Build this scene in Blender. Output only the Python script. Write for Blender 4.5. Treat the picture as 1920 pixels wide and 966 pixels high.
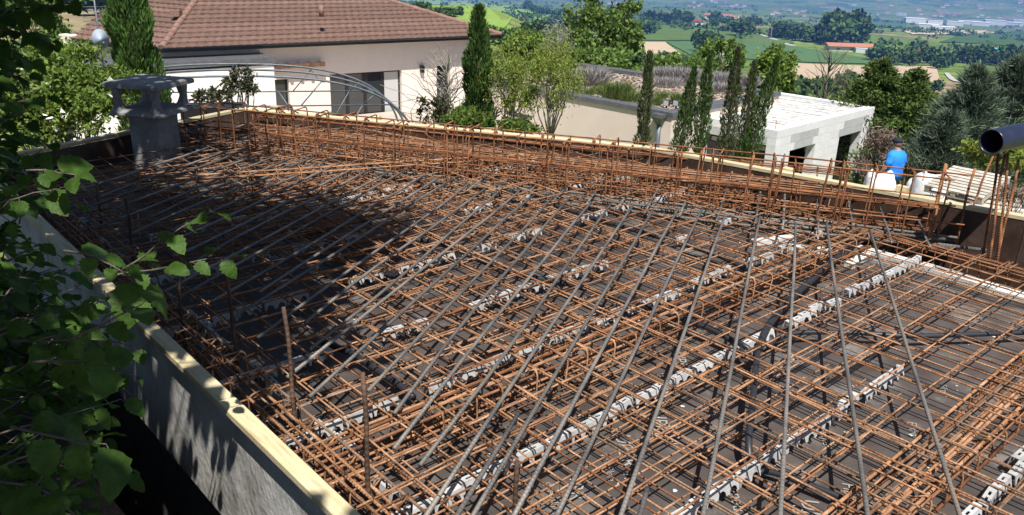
import bpy, bmesh, math, random
import numpy as np
from mathutils import Vector, Matrix
random.seed(7); np.random.seed(7); RNG = np.random.default_rng(7)
for o in list(bpy.data.objects): bpy.data.objects.remove(o)
SC = bpy.context.scene; COL = SC.collection
R = math.radians
# ------------------------------------------------------------------ camera
CAMZ = 1.66
PIT, ROL, FPX = R(20.79), R(1.84), 1534.4
_fw = Vector((0, math.cos(PIT), -math.sin(PIT))); _rt0 = Vector((1, 0, 0)); _up0 = _rt0.cross(_fw)
_rt = math.cos(ROL)*_rt0 + math.sin(ROL)*_up0; _up = -math.sin(ROL)*_rt0 + math.cos(ROL)*_up0
camd = bpy.data.cameras.new('camera'); cam = bpy.data.objects.new('camera', camd); COL.objects.link(cam)
camd.sensor_width = 36; camd.lens = 36*FPX/1920; camd.clip_start = .05; camd.clip_end = 60000
M = Matrix.Identity(4)
for i in range(3):
    M[i][0] = _rt[i]; M[i][1] = _up[i]; M[i][2] = -_fw[i]
M[2][3] = CAMZ
cam.matrix_world = M; SC.camera = cam
# ------------------------------------------------------------------ sky, sun, exposure
SUN_H, SUN_E = R(168), R(61)
sunv = Vector((math.sin(SUN_H)*math.cos(SUN_E), math.cos(SUN_H)*math.cos(SUN_E), math.sin(SUN_E)))
W = bpy.data.worlds.new('World'); SC.world = W; W.use_nodes = True
nt = W.node_tree; bg = nt.nodes['Background']; sky = nt.nodes.new('ShaderNodeTexSky')
sky.sky_type = 'NISHITA'; sky.sun_disc = False; sky.sun_elevation = SUN_E; sky.sun_rotation = SUN_H
nt.links.new(sky.outputs[0], bg.inputs[0]); bg.inputs[1].default_value = .05
sd = bpy.data.lights.new('sun', 'SUN'); sd.energy = 5.0; sd.angle = R(.53); sd.color = (1, .955, .88)
so = bpy.data.objects.new('sun', sd); COL.objects.link(so)
so.rotation_euler = (-sunv).to_track_quat('-Z', 'Y').to_euler(); so.location = (0, -20, 40)
SC.view_settings.view_transform = 'Standard'; SC.view_settings.look = 'None'
SC.view_settings.exposure = 0.6; SC.view_settings.gamma = 1
SC.cycles.max_bounces = 5; SC.cycles.transparent_max_bounces = 8; SC.cycles.volume_bounces = 0

# ------------------------------------------------------------------ pixel helpers (1920x966 photo pixels)
def ray(x, y):
    x, y = float(x), float(y); return (x-960)/FPX*_rt - (y-483)/FPX*_up + _fw
def px(x, y, z):
    d = ray(x, y); return Vector((0, 0, CAMZ)) + d*((z-CAMZ)/d.z)
def pxd(x, y, dep): return Vector((0, 0, CAMZ)) + ray(x, y)*float(dep)
def head(h): return Vector((math.sin(R(h)), math.cos(R(h)), 0))
dA, dB, dC, dD = head(47.71), head(-42.29), head(17.16), head(-72.84)
UP = Vector((0, 0, 1))

# ------------------------------------------------------------------ materials
def mat(name, col=(.5, .5, .5), rough=.7, metal=0, var=None, scale=5., bump=0., bscale=40., rand=0., spec=.4, coord='Object', island=0., trans=0., detail=6, rings=0., stretch=None, trans_col=None, contrast=(.35, .65)):
    m = bpy.data.materials.new(name); m.use_nodes = True; t = m.node_tree; n = t.nodes; l = t.links
    p = n['Principled BSDF']; p.inputs['Roughness'].default_value = rough; p.inputs['Metallic'].default_value = metal
    p.inputs['Specular IOR Level'].default_value = spec; p.inputs['Base Color'].default_value = (*col, 1)
    tc = n.new('ShaderNodeTexCoord'); src = tc.outputs[coord]
    if coord == 'World':
        pass
    if stretch:
        mp = n.new('ShaderNodeMapping'); mp.inputs['Scale'].default_value = stretch; l.new(src, mp.inputs[0]); src = mp.outputs[0]
    out = None
    oi = n.new('ShaderNodeObjectInfo')
    if var:
        nz = n.new('ShaderNodeTexNoise'); nz.noise_dimensions = '4D'; nz.inputs['Scale'].default_value = scale; nz.inputs['Detail'].default_value = detail; nz.inputs['Roughness'].default_value = .62
        l.new(src, nz.inputs['Vector'])
        mw = n.new('ShaderNodeMath'); mw.operation = 'MULTIPLY'; mw.inputs[1].default_value = 50; l.new(oi.outputs['Random'], mw.inputs[0]); l.new(mw.outputs[0], nz.inputs['W'])
        cr = n.new('ShaderNodeValToRGB'); e = cr.color_ramp.elements
        cols = [col]+list(var); e[0].color = (*cols[0], 1); e[0].position = contrast[0]; e[1].color = (*cols[-1], 1); e[1].position = contrast[1]
        for i, c in enumerate(cols[1:-1]):
            k = e.new(contrast[0]+(contrast[1]-contrast[0])*(i+1)/(len(cols)-1)); k.color = (*c, 1)
        l.new(nz.outputs[0], cr.inputs[0]); out = cr.outputs[0]
    hs = None
    if rand or island:
        hs = n.new('ShaderNodeHueSaturation')
        if out: l.new(out, hs.inputs['Color'])
        else: hs.inputs['Color'].default_value = (*col, 1)
        a = None
        if island:
            g = n.new('ShaderNodeNewGeometry')
            mr = n.new('ShaderNodeMapRange'); mr.inputs[3].default_value = 1-island; mr.inputs[4].default_value = 1+island; l.new(g.outputs['Random Per Island'], mr.inputs[0]); a = mr.outputs[0]
            mh = n.new('ShaderNodeMapRange'); mh.inputs[3].default_value = .5-.05*island; mh.inputs[4].default_value = .5+.03*island
            ms = n.new('ShaderNodeMath'); ms.operation = 'FRACT'; mq = n.new('ShaderNodeMath'); mq.operation = 'MULTIPLY'; mq.inputs[1].default_value = 7.3
            l.new(g.outputs['Random Per Island'], mq.inputs[0]); l.new(mq.outputs[0], ms.inputs[0]); l.new(ms.outputs[0], mh.inputs[0]); l.new(mh.outputs[0], hs.inputs['Hue'])
        if rand:
            mr2 = n.new('ShaderNodeMapRange'); mr2.inputs[3].default_value = 1-rand; mr2.inputs[4].default_value = 1+rand; l.new(oi.outputs['Random'], mr2.inputs[0])
            if a:
                mm = n.new('ShaderNodeMath'); mm.operation = 'MULTIPLY'; l.new(a, mm.inputs[0]); l.new(mr2.outputs[0], mm.inputs[1]); a = mm.outputs[0]
            else: a = mr2.outputs[0]
        l.new(a, hs.inputs['Value']); out = hs.outputs[0]
    if out: l.new(out, p.inputs['Base Color'])
    if bump or rings:
        h = None
        if bump:
            nb = n.new('ShaderNodeTexNoise'); nb.inputs['Scale'].default_value = bscale; nb.inputs['Detail'].default_value = 8; l.new(src, nb.inputs['Vector'])
            bp = n.new('ShaderNodeBump'); bp.inputs['Strength'].default_value = bump; bp.inputs['Distance'].default_value = .02; l.new(nb.outputs[0], bp.inputs['Height']); h = bp.outputs[0]
        if rings:
            wv = n.new('ShaderNodeTexWave'); wv.wave_type = 'BANDS'; wv.bands_direction = 'X'; wv.inputs['Scale'].default_value = rings; wv.inputs['Distortion'].default_value = .6; wv.inputs['Detail'].default_value = 1
            l.new(tc.outputs['Object'], wv.inputs['Vector'])
            bp2 = n.new('ShaderNodeBump'); bp2.inputs['Strength'].default_value = .75; bp2.inputs['Distance'].default_value = .0016; l.new(wv.outputs[0], bp2.inputs['Height'])
            if h: l.new(h, bp2.inputs['Normal'])
            h = bp2.outputs[0]
        l.new(h, p.inputs['Normal'])
    if trans:
        tr = n.new('ShaderNodeBsdfTranslucent'); mx = n.new('ShaderNodeMixShader'); mx.inputs[0].default_value = trans
        if out:
            hs2 = n.new('ShaderNodeHueSaturation'); hs2.inputs['Value'].default_value = 1.6; hs2.inputs['Hue'].default_value = .485; l.new(out, hs2.inputs['Color']); l.new(hs2.outputs[0], tr.inputs[0])
        else: tr.inputs[0].default_value = (*col, 1)
        l.new(p.outputs[0], mx.inputs[1]); l.new(tr.outputs[0], mx.inputs[2]); l.new(mx.outputs[0], n['Material Output'].inputs[0])
    return m
MT = {}
MT['rust'] = mat('rust_steel', (.11, .050, .028), .85, 0, [(.31, .158, .082), (.45, .268, .165)], 11, .25, 300, rand=.28, spec=.2, rings=22)
MT['rustgrey'] = mat('greyish_rust_steel', (.09, .06, .045), .8, .1, [(.22, .145, .10), (.36, .22, .14)], 8, .25, 300, rand=.3, spec=.25, rings=22)
MT['rustdark'] = mat('dark_rust_steel', (.085, .038, .023), .85, 0, [(.22, .092, .042), (.34, .16, .080)], 9, .25, 300, rand=.3, spec=.2, rings=22)
MT['steel'] = mat('grey_rebar_steel', (.10, .097, .094), .55, .25, [(.20, .185, .17), (.30, .205, .135)], 4, .2, 200, rand=.3, spec=.4, rings=16, contrast=(.38, .74))
MT['darkbar'] = mat('dark_starter_steel', (.045, .032, .026), .7, .2, [(.08, .05, .035), (.15, .085, .05)], 9, .25, 300, rand=.2, spec=.3, rings=16)
MT['ply'] = mat('film_faced_plywood', (.052, .042, .039), .5, 0, [(.085, .072, .067), (.24, .225, .21)], 3.6, .2, 30, rand=.25, spec=.35, contrast=(.36, .74))
MT['plyside'] = mat('plywood_edge', (.035, .02, .014), .5, 0, [(.06, .035, .025), (.09, .06, .05)], 6, .1, 40, rand=.15)
MT['print'] = mat('pale_print', (.30, .28, .265), .6)
MT['pine'] = mat('pine_plank', (.34, .27, .15), .7, 0, [(.50, .42, .25), (.58, .50, .33)], 4, .2, 60, rand=.15, stretch=(1.5, 14, 14), contrast=(.28, .6))
MT['greyboard'] = mat('weathered_board', (.22, .20, .175), .8, 0, [(.42, .41, .39), (.55, .54, .52)], 4, .35, 25, stretch=(1.6, 1, 1), contrast=(.3, .62))
MT['concrete'] = mat('grey_concrete', (.26, .255, .25), .9, 0, [(.34, .335, .33), (.42, .41, .40)], 12, .35, 120)
MT['dconc'] = mat('shade_dark_concrete', (.16, .16, .16), .9, 0, [(.22, .22, .22), (.28, .275, .27)], 12, .35, 120)  # chimney concrete, base colour darkened to carry the tree's shade
MT['white_plastic'] = mat('white_plastic', (.17, .145, .12), .5, 0, [(.37, .365, .36), (.45, .455, .46)], 16, .1, 60, rand=.12, contrast=(.30, .52))
MT['poly'] = mat('white_polystyrene', (.50, .49, .46), .9, 0, [(.62, .61, .59), (.68, .68, .66)], 14, .25, 120, rand=.08)
MT['roofpoly'] = mat('dusty_polystyrene', (.20, .185, .165), .9, 0, [(.60, .59, .57), (.70, .69, .67)], 3.5, .4, 60, rand=.15, stretch=(1, 5, 5), contrast=(.40, .54))
MT['conduit'] = mat('black_conduit', (.024, .026, .033), .45, 0, spec=.5)
MT['navy_pipe'] = mat('dark_blue_pipe', (.016, .02, .042), .28, 0, [(.02, .025, .05), (.03, .034, .058)], 8, .03, 50, spec=.6)
MT['black_sheet'] = mat('black_sheeting', (.008, .009, .012), .5, 0, bump=.5, bscale=6)
MT['plaster'] = mat('cream_plaster', (.77, .685, .63), .95, 0, [(.80, .715, .66), (.82, .735, .68)], 3, .2, 300, spec=.1)
MT['plaster_w'] = mat('white_plaster', (.80, .77, .73), .95, 0, [(.82, .79, .75), (.83, .81, .77)], 3, .2, 300, spec=.1)
MT['pink'] = mat('pinkish_plaster', (.74, .61, .545), .95, 0, [(.76, .635, .57), (.78, .655, .59)], 2, .2, 300, spec=.1)
MT['tile'] = mat('roof_tile', (.125, .075, .060), .85, 0, [(.155, .096, .078), (.19, .12, .10)], 7, .2, 60, rand=.14, spec=.2)
MT['tilecap'] = mat('ridge_tile', (.19, .11, .085), .85, 0, [(.23, .14, .11), (.27, .17, .14)], 7, .2, 60, spec=.2)
MT['terracepave'] = mat('terrace_paving', (.40, .33, .28), .8, 0, [(.46, .39, .33), (.50, .43, .37)], 2, .1, 40)
MT['gutter'] = mat('anthracite_gutter', (.035, .04, .048), .4, .3)
MT['zinc'] = mat('grey_coping', (.12, .125, .14), .45, .4, [(.15, .155, .17), (.18, .185, .2)], 5)
MT['frame'] = mat('dark_window_frame', (.02, .02, .022), .4)
MT['glass'] = mat('window_glass', (.03, .035, .04), .04, 0, spec=.9)
MT['inside'] = mat('unlit_interior_black', (.02, .018, .016), .9)  # near-black colour puts the rooms' shade behind the openings
MT['curtain'] = mat('pale_blind', (.5, .5, .5), .7)
MT['wood'] = mat('brown_timber', (.10, .05, .03), .8, 0, [(.14, .075, .045), (.18, .1, .06)], 8, .2, 60)
MT['galv'] = mat('galvanised_tube', (.09, .105, .13), .5, .3, [(.115, .13, .155), (.15, .165, .19)], 6)
MT['block'] = mat('aerated_block', (.73, .74, .75), .95, 0, [(.77, .78, .79), (.80, .81, .82)], 6, .25, 200, rand=.04, spec=.1)
MT['lintel'] = mat('lintel_block', (.44, .45, .46), .95, 0, [(.49, .50, .51), (.53, .54, .55)], 9, .25, 200, rand=.05, spec=.1)
MT['mortar'] = mat('mortar', (.42, .425, .43), .95)
MT['bark'] = mat('bark', (.07, .055, .042), .9, 0, [(.12, .10, .08), (.17, .15, .125)], 14, .6, 60)
MT['palebark'] = mat('pale_bark', (.22, .19, .16), .9, 0, [(.30, .27, .23), (.36, .33, .29)], 14, .5, 60)
MT['hazel'] = mat('hazel_leaf', (.036, .082, .014), .5, 0, [(.05, .115, .02), (.072, .16, .028)], 18, .25, 60, island=.35, rand=.2, trans=.42, spec=.2)
MT['shrub'] = mat('shrub_leaf', (.115, .18, .036), .6, 0, island=.5, rand=.15, trans=.3, spec=.2)
MT['willow'] = mat('willow_leaf', (.19, .25, .05), .6, 0, island=.45, rand=.1, trans=.35, spec=.2)
MT['oak'] = mat('oak_leaf', (.115, .19, .045), .6, 0, island=.5, rand=.1, trans=.3, spec=.2)
MT['cypress'] = mat('cypress_leaf', (.060, .12, .028), .75, 0, island=.55, rand=.15, trans=.15, spec=.15)
MT['cypress_olive'] = mat('cypress_olive_leaf', (.085, .11, .046), .75, 0, island=.5, rand=.15, trans=.15, spec=.15)
MT['thuja'] = mat('thuja_leaf', (.085, .135, .034), .7, 0, island=.55, rand=.15, trans=.15, spec=.15)
MT['pineleaf'] = mat('pine_needles', (.105, .145, .10), .65, 0, island=.55, rand=.15, trans=.1, spec=.2)
MT['dry'] = mat('dry_twigs', (.20, .15, .12), .9, 0, island=.4)
MT['redleaf'] = mat('rose_leaf', (.055, .062, .028), .5, 0, island=.6, trans=.25)
MT['lavender'] = mat('grey_lavender', (.27, .25, .25), .9, 0, island=.45)
MT['grass'] = mat('grass_blades', (.10, .15, .035), .8, 0, island=.5, trans=.2)
MT['bloom'] = mat('white_bloom', (.75, .72, .68), .7)
MT['fartree'] = mat('far_tree_leaf', (.048, .088, .026), .9, 0, island=.5, rand=.35, spec=.05)
MT['fartree2'] = mat('far_tree_leaf_light', (.06, .105, .025), .9, 0, island=.5, rand=.3, spec=.05)
MT['soil'] = mat('soil', (.055, .04, .028), .95, 0, [(.09, .065, .045), (.12, .09, .065)], 3, .8, 14)
MT['yard'] = mat('yard_ground', (.20, .155, .11), .95, 0, [(.28, .22, .16), (.16, .14, .06)], .8, .5, 6, coord='Object')
MT['roofwhite'] = mat('house_wall_white', (.62, .60, .56), .9, rand=.15)
MT['industrial'] = mat('industrial_cladding', (.66, .67, .68), .8, rand=.12)
MT['farroof'] = mat('terracotta_far_roof', (.34, .15, .09), .9, rand=.25)
MT['redroof'] = mat('red_metal_roof', (.26, .035, .035), .7)
MT['solar'] = mat('solar_panel', (.03, .04, .09), .2, spec=.6)
MT['polytunnel'] = mat('polytunnel_film', (.52, .55, .58), .4)
MT['teal'] = mat('teal_tarpaulin', (.0, .30, .25), .5)
MT['road'] = mat('pale_road', (.36, .34, .32), .9)
MT['skin'] = mat('skin', (.42, .24, .16), .55)
MT['blue'] = mat('blue_cotton', (.012, .19, .70), .85, 0, [(.02, .24, .80), (.03, .27, .84)], 6, .4, 14)
MT['trouser'] = mat('khaki_trousers', (.13, .11, .085), .9, 0, [(.17, .145, .115), (.2, .17, .135)], 8, .4, 16)
MT['navy'] = mat('navy_cap', (.012, .015, .03), .8)
MT['bagwhite'] = mat('white_woven_bag', (.68, .69, .70), .75, 0, [(.73, .74, .74), (.76, .77, .77)], 4, .7, 6)
MT['greytext'] = mat('grey_lettering', (.12, .12, .13), .8)
MT['pallet'] = mat('pallet_wood', (.32, .28, .23), .85, 0, [(.45, .41, .35), (.55, .51, .45)], 6, .3, 50, rand=.2)
MT['carpaint'] = mat('dark_blue_car_paint', (.006, .009, .022), .18, .2, spec=.7)
MT['tyre'] = mat('tyre_rubber', (.012, .012, .012), .8)
MT['dish'] = mat('dish_grey', (.34, .40, .48), .5)
MT['gravel'] = mat('roof_gravel', (.22, .18, .15), .95, 0, [(.34, .29, .24), (.46, .42, .37)], 7, .9, 22, contrast=(.3, .7))

# ------------------------------------------------------------------ mesh helpers
class MB:
    def __init__(s): s.v = []; s.f = []
    def add(s, v, f):
        b = len(s.v); s.v += [tuple(q) for q in v]; s.f += [tuple(i+b for i in q) for q in f]; return s
    def box(s, c, e, ax=None):
        c = Vector(c); ax = ax or (Vector((1, 0, 0)), Vector((0, 1, 0)), UP)
        v = [c + ax[0]*(sx*e[0]/2) + ax[1]*(sy*e[1]/2) + ax[2]*(sz*e[2]/2) for sz in (-1, 1) for sy in (-1, 1) for sx in (-1, 1)]
        return s.add(v, [(0, 2, 3, 1), (4, 5, 7, 6), (0, 1, 5, 4), (2, 6, 7, 3), (0, 4, 6, 2), (1, 3, 7, 5)])
    def prism(s, poly, z0, z1):
        n = len(poly); v = [(p[0], p[1], z0) for p in poly]+[(p[0], p[1], z1) for p in poly]
        return s.add(v, [tuple(range(n-1, -1, -1)), tuple(range(n, 2*n))]+[(i, (i+1) % n, n+(i+1) % n, n+i) for i in range(n)])
    def tube(s, pts, r, sides=7, closed=False, cap=True):
        pts = [Vector(p) for p in pts]; n = len(pts); rr = r if hasattr(r, '__len__') else [r]*n
        rings = []; prev = None
        for i, p in enumerate(pts):
            if closed: t = pts[(i+1) % n]-pts[i-1]
            else: t = pts[min(i+1, n-1)]-pts[max(i-1, 0)]
            t = t.normalized() if t.length > 1e-9 else Vector((0, 0, 1))
            if prev is None:
                a = Vector((0, 0, 1)) if abs(t.z) < .9 else Vector((1, 0, 0)); u = t.cross(a).normalized()
            else:
                u = prev - t*prev.dot(t); u = u.normalized() if u.length > 1e-6 else t.orthogonal().normalized()
            prev = u; w = t.cross(u)
            rings.append([p + (u*math.cos(2*math.pi*k/sides)+w*math.sin(2*math.pi*k/sides))*rr[i] for k in range(sides)])
        v = [q for g in rings for q in g]; f = []
        for i in range(n if closed else n-1):
            a, b = i*sides, ((i+1) % n)*sides
            f += [(a+k, a+(k+1) % sides, b+(k+1) % sides, b+k) for k in range(sides)]
        if not closed and cap: f += [tuple(range(sides-1, -1, -1)), tuple((n-1)*sides+k for k in range(sides))]
        return s.add(v, f)
    def loft(s, rings, cap=True):
        n = len(rings[0]); v = [q for g in rings for q in g]; f = []
        for i in range(len(rings)-1):
            a, b = i*n, (i+1)*n; f += [(a+k, a+(k+1) % n, b+(k+1) % n, b+k) for k in range(n)]
        if cap: f += [tuple(range(n-1, -1, -1)), tuple((len(rings)-1)*n+k for k in range(n))]
        return s.add(v, f)
    def mesh(s, name, smooth=False):
        m = bpy.data.meshes.new(name); m.from_pydata(s.v, [], s.f); m.update()
        if smooth: m.polygons.foreach_set('use_smooth', [True]*len(m.polygons))
        return m
    def build(s, name, material, parent=None, smooth=False, origin=None, **kw):
        if origin is not None:
            o0 = Vector(origin); s.v = [tuple(Vector(q)-o0) for q in s.v]
        return obj(name, s.mesh(name, smooth), material, parent, origin if origin is not None else (0, 0, 0), **kw)
def obj(name, mesh, material=None, parent=None, loc=(0, 0, 0), label=None, cat=None, group=None, kind=None):
    """loc is in world metres; parents are unrotated empties, so a child's location is world minus the parent's world place"""
    o = bpy.data.objects.new(name, mesh); COL.objects.link(o)
    if material is not None and mesh is not None and len(mesh.materials) == 0: mesh.materials.append(MT[material] if isinstance(material, str) else material)
    loc = Vector(loc)
    if parent: o.parent = parent; loc = loc - wloc(parent)
    o.location = loc
    if label: o['label'] = label
    if cat: o['category'] = cat
    if group: o['group'] = group
    if kind: o['kind'] = kind
    return o
def wloc(o):
    v = Vector(o.location)
    while o.parent: o = o.parent; v += Vector(o.location)
    return v
def thing(name, label, cat, loc=(0, 0, 0), group=None, kind=None): return obj(name, None, None, None, loc, label, cat, group, kind)
def frame_rot(x, z=UP):
    x = x.normalized(); y = z.cross(x)
    y = y.normalized() if y.length > 1e-5 else Vector((0, 1, 0)); z2 = x.cross(y)
    return Matrix((x, y, z2)).transposed()
_barcache = {}
def bar_mesh(L, r, bend, sides, key=None):
    L = round(L, 2); k = (L, r, bend, sides, key)
    if k not in _barcache:
        n = 2 if bend == 0 else 6
        pts = [(L*i/(n-1), bend*math.sin(math.pi*i/(n-1))*(1+.5*math.sin(i*2.1)), bend*.4*math.sin(2.2*math.pi*i/(n-1))) for i in range(n)]
        _barcache[k] = MB().tube(pts, r, sides).mesh('bar', True)
    return _barcache[k]
def bar(name, p0, p1, r, material, parent=None, bend=0., sides=6, **kw):
    if material == 'rust' and random.random() < .28: material = random.choice(('rustgrey', 'rustdark'))
    p0 = Vector(p0); p1 = Vector(p1); m = bar_mesh((p1-p0).length, r, bend, sides, material)
    o = obj(name, m, material, parent, p0, **kw)
    q = frame_rot(p1-p0) if abs((p1-p0).normalized().z) < .95 else frame_rot(p1-p0, Vector((0, 1, 0)))
    q = q @ Matrix.Rotation(random.uniform(0, 6.28), 3, 'X'); o.rotation_euler = q.to_euler(); return o
def clip_poly(poly, p, n):
    """keep the side where (q-p).n <= 0"""
    out = []
    for i in range(len(poly)):
        a, b = Vector(poly[i]), Vector(poly[(i+1) % len(poly)]); da, db = (a-p).dot(n), (b-p).dot(n)
        if da <= 0: out.append(a)
        if da*db < 0: out.append(a+(b-a)*(da/(da-db)))
    return out
def clip_seg(a, b, poly):
    """clip the segment against a convex counter-clockwise polygon in xy"""
    a = Vector(a); b = Vector(b); t0, t1 = 0., 1.; d = b-a
    for i in range(len(poly)):
        p, q = poly[i], poly[(i+1) % len(poly)]; nx, ny = (q[1]-p[1]), -(q[0]-p[0])
        da = (a.x-p[0])*nx+(a.y-p[1])*ny; dd = d.x*nx+d.y*ny
        if abs(dd) < 1e-9:
            if da > 0: return None
            continue
        t = -da/dd
        if dd > 0: t1 = min(t1, t)
        else: t0 = max(t0, t)
    return (a+d*t0, a+d*t1) if t1-t0 > .02 else None
def text_obj(s, name, loc, xdir, zdir, size, material, parent=None):
    cu = bpy.data.curves.new(name, 'FONT'); cu.body = s; cu.size = size; cu.resolution_u = 2; cu.fill_mode = 'FRONT'
    t = bpy.data.objects.new('tmp', cu); COL.objects.link(t); dg = bpy.context.evaluated_depsgraph_get()
    me = bpy.data.meshes.new_from_object(t.evaluated_get(dg)); bpy.data.objects.remove(t); me.materials.clear(); me.name = name
    o = obj(name, me, material, parent, loc); o.rotation_euler = frame_rot(Vector(xdir), Vector(zdir)).to_euler(); return o
# ------------------------------------------------------------------ foliage helpers
def leaf_mesh(name, P, D, size, wid=.5, jitter=.3, tri=False, nrm=None):
    """P positions (n,3), D leaf directions (n,3): one folded rhombus for each leaf"""
    n = len(P); P = np.asarray(P, float); D = np.asarray(D, float); D = D/np.maximum(np.linalg.norm(D, axis=1, keepdims=True), 1e-6)
    S = size*(1+jitter*(RNG.random(n)*2-1)); A = RNG.normal(size=(n, 3)) if nrm is None else nrm+RNG.normal(size=(n, 3))*.35
    sd_ = np.cross(D, A); sd_ /= np.maximum(np.linalg.norm(sd_, axis=1, keepdims=True), 1e-6)
    L = S[:, None]
    a = P; c = P+D*L; mid = P+D*L*.45; b = mid+sd_*L*wid*.5; d = mid-sd_*L*wid*.5
    V = np.stack([a, b, c, d], 1).reshape(-1, 3); m = bpy.data.meshes.new(name)
    m.vertices.add(4*n); m.vertices.foreach_set('co', V.astype(np.float32).ravel())
    m.loops.add(4*n); m.loops.foreach_set('vertex_index', np.arange(4*n, dtype=np.int32))
    m.polygons.add(n); m.polygons.foreach_set('loop_start', np.arange(0, 4*n, 4, dtype=np.int32))
    m.update(calc_edges=True); return m
def unit(n):
    v = RNG.normal(size=(n, 3)); return v/np.linalg.norm(v, axis=1, keepdims=True)
def crown_points(n, rad, nclump=40, clump=.25, shell=.55, low=-.8):
    """points clustered in clumps through an ellipsoid of half-sizes rad"""
    c = unit(nclump*3); c = c[c[:, 2] > low][:nclump]; c *= (shell+(1-shell)*RNG.random((len(c), 1)))**.8
    k = RNG.integers(0, len(c), n); s = clump*(.5+RNG.random(len(c)))
    p = c[k]+RNG.normal(size=(n, 3))*s[k][:, None]*.6
    return p*np.asarray(rad), c*np.asarray(rad), p
def branchy(mb, base, top, r0, tips, sides=6, wob=.05):
    base = Vector(base); top = Vector(top); n = 7
    pts = [base.lerp(top, i/(n-1))+Vector((random.gauss(0, wob), random.gauss(0, wob), 0))*(0 if i == 0 else 1) for i in range(n)]
    mb.tube(pts, [r0*(1-.75*i/(n-1)) for i in range(n)], sides)
    for t in tips:
        t = Vector(t); k = random.randint(1, n-2); s = pts[k]
        for q in range(n-1):
            if pts[q].z < t.z-.25*(top-base).length: k = q; s = pts[q]
        m1 = s.lerp(t, .4)+Vector((random.gauss(0, wob*2), random.gauss(0, wob*2), (t-s).length*.08)); m2 = s.lerp(t, .75)+Vector((random.gauss(0, wob*2), random.gauss(0, wob*2), (t-s).length*.05))
        rr = r0*.38; mb.tube([s, m1, m2, t], [rr, rr*.65, rr*.4, rr*.15], 5)
def tree(name, label, cat, base, H, rad, zc, nleaf, leaf, material, bark='bark', r0=.15, nclump=40, clump=.25, ntips=24, group=None, wid=.55, shell=.5, low=-.8, droop=0., sparse=None):
    base = Vector(base); t = thing(name, label, cat, base, group)
    P, C, _ = crown_points(nleaf, rad, nclump, clump, shell, low)
    D = unit(nleaf)+np.array([0, 0, -droop]); P = P+np.array([0, 0, zc])
    obj('crown', leaf_mesh('crown', P, D, leaf, wid), material, t, base)
    mb = MB(); tips = [tuple(c+np.array([0, 0, zc])) for c in C[:ntips]]
    branchy(mb, (0, 0, -.1), (0, 0, zc+rad[2]*.5), r0, tips, wob=.03*H/4)
    obj('trunk', mb.mesh('trunk', True), bark, t, base); return t
# ================================================================== TERRAIN
_rt_tab = np.array([0, 17, 23, 34, 48, 80, 150, 300, 600, 1000, 2000, 4000, 6000, 9000, 14000, 25000, 40000.])
_z_tab = np.array([-3.9, -3.95, -5.9, -6.3, -8.5, -16, -30, -54, -88, -117, -167, -275, -385, -520, -330, 150, 250.])
def sstep(a, b, x): t = np.clip((x-a)/(b-a), 0, 1); return t*t*(3-2*t)
def tz(x, y):
    x = np.asarray(x, float); y = np.asarray(y, float); r = np.hypot(x, y); az = np.degrees(np.arctan2(x, y))
    z = np.interp(r, _rt_tab, _z_tab)
    left = 1-sstep(-3, 7.5, az)
    # the house stands on a level terrace on the left
    ter = (1-sstep(-4, 8, az))*(1-sstep(50, 75, r))*sstep(19, 24, r); z = z*(1-ter)+ter*(-4.95)
    # rounded hill with the bright field beyond the house
    z = z + left*np.interp(r, [0, 90, 250, 500, 720, 900, 1500, 2600, 50000], [0, 0, 14, 34, 52, 48, 10, 0, 0])
    far = sstep(250, 900, r)
    z = z + far*(np.sin(x/170.+1.3)*np.cos(y/210.)*3.0 + np.sin(x/61.+y/97.)*1.2) + sstep(2500, 6000, r)*(np.sin(x/900.)*np.cos(y/1300.+.6)*14)
    return z
def tpx(x, y, rmin=24., rmax=20000.):
    """where the ray through a photo pixel meets the terrain"""
    d = ray(x, y); s = math.hypot(d.x, d.y); dx, dy, dz = d.x/s, d.y/s, d.z/s
    r = np.geomspace(rmin, rmax, 1500); g = CAMZ+dz*r-tz(dx*r, dy*r); k = np.argmax(g < 0)
    if g[k] >= 0: k = len(r)-1
    a, b = r[max(k-1, 0)], r[k]
    for _ in range(30):
        m = (a+b)/2
        if CAMZ+dz*m-float(tz(dx*m, dy*m)) < 0: b = m
        else: a = m
    return Vector((dx*b, dy*b, float(tz(dx*b, dy*b))))
mg = bpy.data.materials.new('terrain_fields'); mg.use_nodes = True
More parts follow.
